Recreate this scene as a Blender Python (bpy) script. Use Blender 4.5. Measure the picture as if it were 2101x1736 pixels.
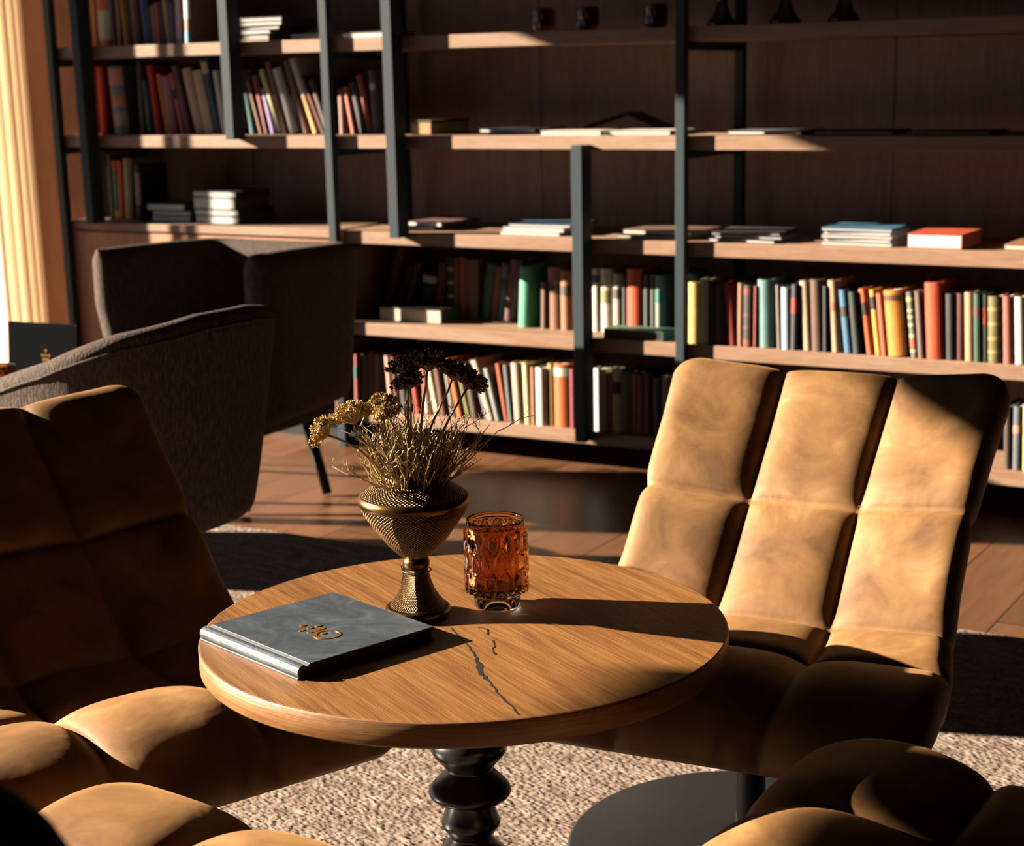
import bpy, bmesh, math, random
import numpy as np
from mathutils import Vector, Matrix, Euler

scene = bpy.context.scene
for o in list(bpy.data.objects):
    bpy.data.objects.remove(o)
C = scene.collection
R = math.radians
random.seed(7)
rng = np.random.default_rng(5)

# ---------------------------------------------------------------- camera
cam_d = bpy.data.cameras.new('camera')
cam = bpy.data.objects.new('camera', cam_d)
C.objects.link(cam)
_r = Vector((0.8699, 0.4929, -0.0184)); _f = Vector((-0.4830, 0.8439, -0.2338))
_f.normalize(); _u = _r.cross(_f).normalized(); _r = _f.cross(_u).normalized()
cam.matrix_world = Matrix(((_r.x, _u.x, -_f.x, 0), (_r.y, _u.y, -_f.y, 0), (_r.z, _u.z, -_f.z, 1.26), (0, 0, 0, 1)))
cam_d.sensor_width = 36
cam_d.lens = 3468.17 / 2101 * 36
cam_d.shift_x = -(1107.56 - 1050.5) / 2101
cam_d.shift_y = (992.77 - 868) / 2101
cam_d.clip_start = 0.05
cam_d.dof.use_dof = True
cam_d.dof.focus_distance = 2.34
cam_d.dof.aperture_fstop = 59.4 / 9.0
cam_d.dof.aperture_blades = 9
scene.camera = cam

# ---------------------------------------------------------------- light
SUN_DIR = Vector((0.894, 0.3166, -0.318)).normalized()
w = bpy.data.worlds.new('sky'); scene.world = w; w.use_nodes = True
w.node_tree.nodes['Background'].inputs[0].default_value = (0.62, 0.78, 1.0, 1)
w.node_tree.nodes['Background'].inputs[1].default_value = 0.75
sd = bpy.data.lights.new('sun', 'SUN'); so = bpy.data.objects.new('sun', sd); C.objects.link(so)
sd.energy = 41.0; sd.color = (1.0, 0.83, 0.62); sd.angle = R(0.6)
so.rotation_euler = SUN_DIR.to_track_quat('-Z', 'Y').to_euler(); so.location = (-9, -2, 5)
vs = scene.view_settings
vs.view_transform = 'Standard'; vs.look = 'None'; vs.gamma = 1; vs.exposure = 0.0
vs.use_curve_mapping = False

# ---------------------------------------------------------------- helpers
ALB = .46   # all surfaces are kept dark, the sun is strong
def lin(h, k=1.0):
    h = h.lstrip('#'); v = [int(h[i:i+2], 16) / 255 for i in (0, 2, 4)]
    v = [(c / 12.92 if c <= .04045 else ((c + .055) / 1.055) ** 2.4) for c in v]
    return tuple(min(.80, c * k) * ALB for c in v) + (1.0,)

def mat(name, col, rough=.6, metal=0, spec=.22, **kw):
    m = bpy.data.materials.new(name); m.use_nodes = True
    b = m.node_tree.nodes['Principled BSDF']
    b.inputs['Base Color'].default_value = col if len(col) == 4 else (*col, 1)
    b.inputs['Roughness'].default_value = rough; b.inputs['Metallic'].default_value = metal
    b.inputs['Specular IOR Level'].default_value = spec
    for k, v in kw.items(): b.inputs[k].default_value = v
    return m

class N:
    """tiny node-graph helper on one material"""
    def __init__(s, m): s.t = m.node_tree; s.b = s.t.nodes['Principled BSDF']
    def n(s, typ, **kw):
        x = s.t.nodes.new(typ)
        for k, v in kw.items():
            if k in x.inputs: x.inputs[k].default_value = v
            else: setattr(x, k, v)
        return x
    def l(s, a, b): s.t.links.new(a, b)
    def coord(s, out='Object', scale=(1, 1, 1), rot=(0, 0, 0)):
        c = s.n('ShaderNodeTexCoord'); v = c.outputs[out]
        for k, val in (('Rotation', rot), ('Scale', scale)):
            if val in ((1, 1, 1), (0, 0, 0)): continue
            m = s.n('ShaderNodeMapping'); m.inputs[k].default_value = val; s.l(v, m.inputs['Vector']); v = m.outputs[0]
        return v
    def noise(s, vec, scale=5, detail=4, rough=.55, dist=0):
        x = s.n('ShaderNodeTexNoise'); x.inputs['Scale'].default_value = scale; x.inputs['Detail'].default_value = detail
        x.inputs['Roughness'].default_value = rough; x.inputs['Distortion'].default_value = dist
        s.l(vec, x.inputs['Vector']); return x.outputs['Fac']
    def ramp(s, fac, stops):
        x = s.n('ShaderNodeValToRGB'); e = x.color_ramp.elements
        while len(e) < len(stops): e.new(.5)
        for i, (p, c) in enumerate(stops): e[i].position = p; e[i].color = c
        s.l(fac, x.inputs[0]); return x.outputs[0]
    def mix(s, fac, a, b, typ='MIX'):
        x = s.n('ShaderNodeMix'); x.data_type = 'RGBA'; x.blend_type = typ
        for sock, v in ((x.inputs[0], fac), (x.inputs[6], a), (x.inputs[7], b)):
            if hasattr(v, 'links'): s.l(v, sock)
            else: sock.default_value = v
        return x.outputs[2]
    def math(s, op, a, b=None, c=None):
        x = s.n('ShaderNodeMath'); x.operation = op
        for i, v in enumerate((a, b, c)):
            if v is None: continue
            if hasattr(v, 'links'): s.l(v, x.inputs[i])
            else: x.inputs[i].default_value = v
        return x.outputs[0]
    def bump(s, h, strength=.3, dist=.01):
        x = s.n('ShaderNodeBump'); x.inputs['Strength'].default_value = strength; x.inputs['Distance'].default_value = dist
        s.l(h, x.inputs['Height']); s.l(x.outputs[0], s.b.inputs['Normal'])
    def base(s, c): s.l(c, s.b.inputs['Base Color'])
    def rough(s, c): s.l(c, s.b.inputs['Roughness'])

def add_mesh(name, V, F, m, parent=None, smooth=False, uv=None, loc=None):
    me = bpy.data.meshes.new(name)
    me.from_pydata([tuple(map(float, v)) for v in V], [], [tuple(map(int, f)) for f in F])
    me.update()
    if smooth: me.polygons.foreach_set('use_smooth', [True] * len(me.polygons))
    if uv is not None:
        l = me.uv_layers.new(name='UVMap')
        for p in me.polygons:
            for li, vi in zip(p.loop_indices, p.vertices): l.data[li].uv = uv[vi]
    o = bpy.data.objects.new(name, me); C.objects.link(o)
    if m: me.materials.append(m)
    if parent: o.parent = parent
    if loc is not None: o.location = loc
    return o

def bm_obj(name, bm, m, parent=None, smooth=False):
    me = bpy.data.meshes.new(name); bmesh.ops.recalc_face_normals(bm, faces=bm.faces[:])
    bm.to_mesh(me); bm.free()
    if smooth: me.polygons.foreach_set('use_smooth', [True] * len(me.polygons))
    o = bpy.data.objects.new(name, me); C.objects.link(o)
    if m: me.materials.append(m)
    if parent: o.parent = parent
    return o

def bx(bm, x0, x1, y0, y1, z0, z1, bev=0, M=None):
    b2 = bmesh.new()
    bmesh.ops.create_cube(b2, size=1)
    for v in b2.verts:
        v.co = Vector(((x0 + x1) / 2 + v.co.x * (x1 - x0), (y0 + y1) / 2 + v.co.y * (y1 - y0), (z0 + z1) / 2 + v.co.z * (z1 - z0)))
    if bev: bmesh.ops.bevel(b2, geom=b2.edges[:], offset=bev, segments=2, profile=.5, affect='EDGES')
    if M is not None: bmesh.ops.transform(b2, matrix=M, verts=b2.verts[:])
    me = bpy.data.meshes.new('t'); b2.to_mesh(me); b2.free(); bm.from_mesh(me); bpy.data.meshes.remove(me)
    return bm

def box(name, x0, x1, y0, y1, z0, z1, m, parent=None, bev=0, M=None):
    return bm_obj(name, bx(bmesh.new(), x0, x1, y0, y1, z0, z1, bev, M), m, parent)

def lathe(name, prof, m, parent=None, n=64, smooth=True, cap=True, vscale=1.0):
    V = []; F = []; UV = []; L = 0; k = len(prof)
    for i, (r, z) in enumerate(prof):
        if i: L += math.hypot(r - prof[i-1][0], z - prof[i-1][1])
        for j in range(n + 1):
            a = 2 * math.pi * j / n
            V.append((r * math.cos(a), r * math.sin(a), z)); UV.append((j / n, L * vscale))
    for i in range(k - 1):
        for j in range(n):
            a = i * (n + 1) + j
            F.append((a, a + 1, a + n + 2, a + n + 1))
    o = add_mesh(name, V, F, m, parent, smooth, UV)
    bm = bmesh.new(); bm.from_mesh(o.data); bmesh.ops.remove_doubles(bm, verts=bm.verts[:], dist=1e-6)
    bmesh.ops.recalc_face_normals(bm, faces=bm.faces[:]); bm.to_mesh(o.data); bm.free()
    if smooth: o.data.polygons.foreach_set('use_smooth', [True] * len(o.data.polygons))
    return o

def tube(V, F, pts, rad, n=6):
    """append a tapered tube along pts to the lists V, F"""
    pts = [Vector(p) for p in pts]; base = len(V); k = len(pts)
    rr = rad if hasattr(rad, '__len__') else [rad] * k
    up = Vector((.3, .1, 1))
    for i, p in enumerate(pts):
        d = (pts[min(i + 1, k - 1)] - pts[max(i - 1, 0)]).normalized()
        a = d.cross(up)
        if a.length < 1e-4: a = d.cross(Vector((1, 0, 0)))
        a.normalize(); b = d.cross(a)
        for j in range(n):
            t = 2 * math.pi * j / n
            V.append(p + (a * math.cos(t) + b * math.sin(t)) * rr[i])
    for i in range(k - 1):
        for j in range(n):
            q = base + i * n + j; q2 = base + i * n + (j + 1) % n
            F.append((q, q2, q2 + n, q + n))
    F.append(tuple(base + j for j in range(n))[::-1]); F.append(tuple(base + (k - 1) * n + j for j in range(n)))

def tag(o, label, cat, group=None):
    o['label'] = label; o['category'] = cat
    if group: o['group'] = group
    return o
def thing(name, label, cat, loc=(0, 0, 0), rz=0, group=None):
    o = bpy.data.objects.new(name, None); C.objects.link(o)
    o.location = loc; o.rotation_euler = (0, 0, rz); o.empty_display_size = .05
    return tag(o, label, cat, group)
def struct(o): o['kind'] = 'structure'; return o
def copy_tree(o, parent=None):
    c = o.copy(); C.objects.link(c)
    if parent: c.parent = parent
    for ch in list(o.children): copy_tree(ch, c)
    return c

# ---------------------------------------------------------------- materials
def wood(name, c0, c1, c2, axis='x', scale=1.0, rough=.55, bump=.25, rot=(0, 0, 0)):
    m = mat(name, c0, rough); g = N(m)
    st = {'x': (.8, 9, 9), 'y': (9, .8, 9), 'z': (9, 9, .8)}[axis]
    v = g.coord('Object', tuple(s * scale for s in st), rot)
    n1 = g.noise(v, 2.2, 6, .6, 1.2); v2 = g.coord('Object', tuple(s * scale * 4 for s in st), rot); n2 = g.noise(v2, 5, 5, .65)
    c = g.ramp(n1, [(.3, c0), (.52, c1), (.72, c2)])
    k = g.ramp(n2, [(.3, (.55, .55, .55, 1)), (.6, (1, 1, 1, 1))])
    g.base(g.mix(.55, c, k, 'MULTIPLY')); g.bump(n2, bump, .004)
    return m

M_shelf = wood('shelf_oak', lin('#a47e66'), lin('#ae8b74'), lin('#b89a86'), 'x', 1, .6, .2)
M_back = wood('back_panel_oak', lin('#c49680'), lin('#d0a48c'), lin('#dcb49c'), 'z', .7, .6, .15)
M_cab = wood('cabinet_oak', lin('#c08464'), lin('#cc9070'), lin('#d89c7c'), 'z', .8, .6, .15)
M_black = mat('black_steel', lin('#3c4a54'), .6, .0, .1)
M_dark = mat('blackened_steel', lin('#1a1d20'), .4, .0, .5)

def mat_floor():
    m = mat('floor_planks', lin('#8a5f45'), .38); g = N(m)
    v = g.coord('Object', (1, 1, 1), (0, 0, R(90)))
    b = g.n('ShaderNodeTexBrick'); b.offset = .37; b.inputs['Scale'].default_value = 1
    b.inputs['Brick Width'].default_value = 1.9; b.inputs['Row Height'].default_value = .19; b.inputs['Mortar Size'].default_value = .0025
    b.inputs['Color1'].default_value = lin('#8a6046'); b.inputs['Color2'].default_value = lin('#725036'); b.inputs['Mortar'].default_value = lin('#2c1c14')
    g.l(v, b.inputs['Vector'])
    v2 = g.coord('Object', (12, 1.2, 1)); n = g.noise(v2, 3, 6, .6, .8)
    k = g.ramp(n, [(.3, (.6, .58, .56, 1)), (.65, (1, 1, 1, 1))])
    g.base(g.mix(.7, b.outputs['Color'], k, 'MULTIPLY')); g.bump(n, .12, .003)
    return m
def mat_rug():
    m = mat('wool_loops', lin('#a8968a'), .95, 0, .1); g = N(m)
    v = g.coord('Object', (1, 1.7, 1), (0, 0, R(8)))
    vo = g.n('ShaderNodeTexVoronoi'); vo.feature = 'SMOOTH_F1'; vo.inputs['Scale'].default_value = 82; vo.inputs['Smoothness'].default_value = .6; g.l(v, vo.inputs['Vector'])
    n = g.noise(v, 30, 3, .6); nb = g.noise(g.coord('Object', (6, 40, 1), (0, 0, R(8))), 1.0, 4, .7)
    c = g.ramp(g.math('MULTIPLY_ADD', nb, .5, g.math('MULTIPLY', n, .5)), [(.34, lin('#66544a')), (.46, lin('#8a786e')), (.56, lin('#a09086')), (.68, lin('#beb2aa'))])
    g.base(c)
    h = g.math('MULTIPLY_ADD', vo.outputs['Distance'], -1.0, 1.0); h2 = g.math('MULTIPLY_ADD', n, 1.0, h)
    g.bump(h2, .55, .007)
    return m
def mat_velvet():
    m = mat('cognac_velvet', lin('#b5763a'), .62, 0, .25); g = N(m)
    v = g.coord('Object'); n = g.noise(v, 8, 5, .62, .7); n2 = g.noise(v, 60, 3, .6)
    c = g.ramp(n, [(.28, lin('#5f3e22')), (.44, lin('#86603a')), (.56, lin('#966e44')), (.72, lin('#b48c5c'))])
    g.base(c)
    n3 = g.noise(g.coord('Object', (1, 1, 1), (.4, .2, .6)), 8, 3, .5, .5)
    h = g.math('MULTIPLY_ADD', n2, .05, n3); g.bump(h, .20, .012)
    g.b.inputs['Sheen Weight'].default_value = .2; g.b.inputs['Sheen Roughness'].default_value = .4
    g.b.inputs['Sheen Tint'].default_value = lin('#e8b070')
    return m
def mat_weave():
    m = mat('grey_brown_weave', lin('#5a4a42'), .9, 0, .15); g = N(m)
    v = g.coord('Object', (1, 1, .16)); n = g.noise(v, 260, 3, .6); v2 = g.coord('Object', (1, 1, 1)); n2 = g.noise(v2, 240, 2)
    c = g.ramp(n, [(.35, lin('#453a36')), (.52, lin('#5c4e48')), (.72, lin('#7c6e66'))]); g.base(c)
    g.bump(g.math('MULTIPLY_ADD', n2, .6, n), .8, .006)
    return m
M_floor = mat_floor(); M_rug = mat_rug(); M_velvet = mat_velvet(); M_weave = mat_weave()
M_paper = mat('page_edges', lin('#e6dcc8'), .8)
_g = N(M_paper); _g.bump(_g.noise(_g.coord('Object', (300, 20, 20)), 4, 2), .25, .001)
M_paperw = mat('white_page_edges', lin('#efece6'), .75)
_g = N(M_paperw); _g.bump(_g.noise(_g.coord('Object', (20, 20, 500)), 3, 2), .3, .001)

# ================================================================ SETTING
XL = -5.15; HEAD = 2.277; SF = 4.778; WY = 5.30
struct(box('floor', XL - .02, 3.2, -3.2, WY, -.1, 0, M_floor))
M_wall = mat('plaster_wall', lin('#3c2e26'), .85)
M_ceil = mat('ceiling_paint', lin('#3e342e'), .9)
struct(box('ceiling', XL - .3, 3.2, -3.2, WY + .1, 2.9, 3.0, M_ceil))
bk = struct(box('wall_back', XL - .3, 3.3, WY, WY + .1, 0, 2.9, M_back))
# vertical panel joints of the oak back wall
bm = bmesh.new()
for i, xj in enumerate((-4.3, -3.0, -1.72, -.5, .7)):
    bx(bm, xj - .0015, xj + .0015, WY - .0012, WY + .001, .05, 2.88)
jo = bm_obj('panel_joint', bm, M_dark, bk)
struct(box('wall_right', 3.2, 3.3, -3.2, WY, 0, 2.9, M_wall))
struct(box('wall_front', XL - .3, 3.3, -3.3, -3.2, 0, 2.9, M_wall))
bm = bmesh.new()
bx(bm, XL - .12, XL, -3.2, WY, HEAD, 2.9); bx(bm, XL - .12, XL, -3.2, -2.6, 0, HEAD); bx(bm, XL - .12, XL, 4.80, WY, 0, HEAD)
struct(bm_obj('wall_left', bm, M_wall))
win = bpy.data.objects.new('window_1', None); C.objects.link(win); win.location = (XL, 0, 0); struct(win)
for yv, wv in ((4.50, .010), (4.437, .004), (4.412, .005), (3.05, .03), (-.95, .03)):
    box('mullion', -.09, -.05, yv - wv, yv + wv, .0, HEAD, M_dark, win)
box('window_sill', -.12, -.02, -2.6, 4.8, .0, .02, M_dark, win)
struct(box('terrace', -16, XL - .13, -9, 9, -.15, -.05, mat('terrace_stone', lin('#8c8278'), .9)))

# unseen blinds added to cut off high sun, a different height per pane
M_sun_blocker = mat('sun_blocker_cloth', lin('#3a302a'), .9)
for nm, y0, y1, zb in (('window pane nearest the shelf wall', 1.02, 3.02, 2.235), ('narrow window pane by the round table', .42, 1.0, 2.195), ('window pane nearest the camera, lowered furthest', -.92, .40, 2.015)):
    b = thing('sun_blocker_blind', 'unseen blind added to block sun over the %s' % nm, 'blind', (XL - .03, (y0 + y1) / 2, HEAD), 0)
    h = (y1 - y0) / 2
    box('sun_blocker_cloth', -.003, .003, -h, h, zb - HEAD, 0.0, M_sun_blocker, b)
    box('sun_blocker_bar', -.008, .008, -h, h, zb - HEAD - .012, zb - HEAD + .012, M_dark, b, .003)

struct(box('baseboard_back', -4.7, 3.2, WY - .015, WY, 0, .07, M_cab))
# oak side panel closing the shelf wall at the curtain
struct(box('trim_1', XL, -4.845, 4.93, WY, 0, 2.9, M_cab))

# rug
rug = box('area_rug', -4.6, 1.8, -2.0, 3.675, 0, .014, M_rug, None, .004)
tag(rug, 'flecked beige and brown wool rug under the cognac chairs and round table', 'rug')

# curtain
V = []; F = []; ny = 90
for t in (0, 1):
    for i in range(ny + 1):
        y = 4.60 + .21 * i / ny; ph = i / ny * 2 * math.pi * 4.5
        x = -5.01 + .05 * math.sin(ph) + .015 * math.sin(2.3 * ph) + t * .003
        for z in (.03, 1.0, 2.0, 2.62): V.append((x, y, z))
for t in (0, 1):
    for i in range(ny):
        for k in range(3):
            a = t * (ny + 1) * 4 + i * 4 + k
            F.append((a, a + 4, a + 5, a + 1) if t else (a, a + 1, a + 5, a + 4))
M_curt = bpy.data.materials.new('sheer_cream_cloth'); M_curt.use_nodes = True
_t = M_curt.node_tree; _b = _t.nodes['Principled BSDF']; _b.inputs['Base Color'].default_value = (.92, .86, .78, 1); _b.inputs['Roughness'].default_value = .9
_tr = _t.nodes.new('ShaderNodeBsdfTranslucent'); _tr.inputs[0].default_value = (.95, .88, .78, 1)
_mx = _t.nodes.new('ShaderNodeMixShader'); _mx.inputs[0].default_value = .6
_t.links.new(_b.outputs[0], _mx.inputs[1]); _t.links.new(_tr.outputs[0], _mx.inputs[2]); _t.links.new(_mx.outputs[0], _t.nodes['Material Output'].inputs[0])
tag(add_mesh('curtain', V, F, M_curt, None, True), 'cream sunlit curtain hanging in folds beside the shelf wall', 'curtain')

# ================================================================ SHELF WALL
SH = {1: 1.400, 2: 1.079, 3: .758, 4: .441, 5: .132}; TH = .043
BD = 5.19   # rear edge of the boards
for n, x0, lab in ((1, -4.83, 'highest oak shelf board, carrying the amber tealight glasses'),
                   (2, -4.83, 'oak shelf board carrying the pale box and the tented leaflet'),
                   (3, -3.50, 'oak shelf board carrying the magazine stacks, above the old books'),
                   (4, -3.50, 'oak shelf board under the coloured row of old books behind the chair'),
                   (5, -3.50, 'lowest oak shelf board, just above the floor')):
    tag(box('shelf_board', x0, 1.6, SF, BD, SH[n] - TH, SH[n], M_shelf, None, .002), lab, 'shelf', 'oak boards of the shelf wall')
tag(box('shelf_board', -4.83, 1.6, SF, BD, 1.72 - TH, 1.72, M_shelf, None, .002), 'oak shelf board above the picture, over the amber tealight glasses', 'shelf', 'oak boards of the shelf wall')

cab = thing('low_cabinet', 'low oak cabinet under the left shelves, behind the tall grey armchair', 'cabinet', (-4.17, 4.98, 0))
box('body', -.655, .625, -.18, .21, .10, .73, M_cab, cab)
box('cabinet_top', -.66, .628, -.202, .21, .73, .758, M_shelf, cab, .002)
box('plinth', -.57, .60, -.14, .2, 0, .10, M_dark, cab)
for i in range(2):
    box('door', -.652 + i * .638, -.016 + i * .638, -.200, -.181, .145, .722, M_cab, cab, .0015)
box('bottom_rail', -.655, .625, -.200, -.181, .10, .142, M_shelf, cab, .0015)

for k, (xr, lab) in enumerate(((-4.80, 'black steel ladder frame at the curtain end of the shelves'),
                               (-3.538, 'black steel ladder frame between the cabinet and the open book shelves'),
                               (-2.222, 'black steel ladder frame behind the sunlit cognac chair'))):
    t = thing('ladder_frame', lab, 'shelf frame', (xr + .016, SF - .016, 0), 0, 'ladder frames of the shelf wall')
    box('front_rod', -.0155, .0155, -.0155, .0155, 0, 2.88, M_black, t, .002)
    box('back_rod', -.0155, .0155, .433, .464, 0, 2.88, M_black, t, .002)
    for n, z in list(SH.items()) + [(6, 1.72)]:
        if n > 2 and n < 6 and k == 0: continue
        box('crossbar', -.012, .012, .0155, .433, z - TH - .026, z - TH, M_black, t)
    box('foot_bar', -.0155, .0155, .0155, .433, .0, .03, M_black, t)
for x0, z0, z1, lab in ((-4.635, .758, 2.88, 'black upright batten nearest the curtain, ending on the cabinet top'),
                        (-3.940, 1.068, 2.88, 'black upright batten ending at the second shelf above the tall grey armchair'),
                        (-3.261, .745, 2.88, 'black upright batten ending at the magazine shelf near the thin ladder frame'),
                        (-2.564, .108, 1.052, 'short black upright batten reaching down to the lowest shelf')):
    tag(box('shelf_upright', x0, x0 + .038, 4.713, SF, z0, z1, M_black, None, .002), lab, 'upright', 'staggered uprights of the shelf wall')

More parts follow.
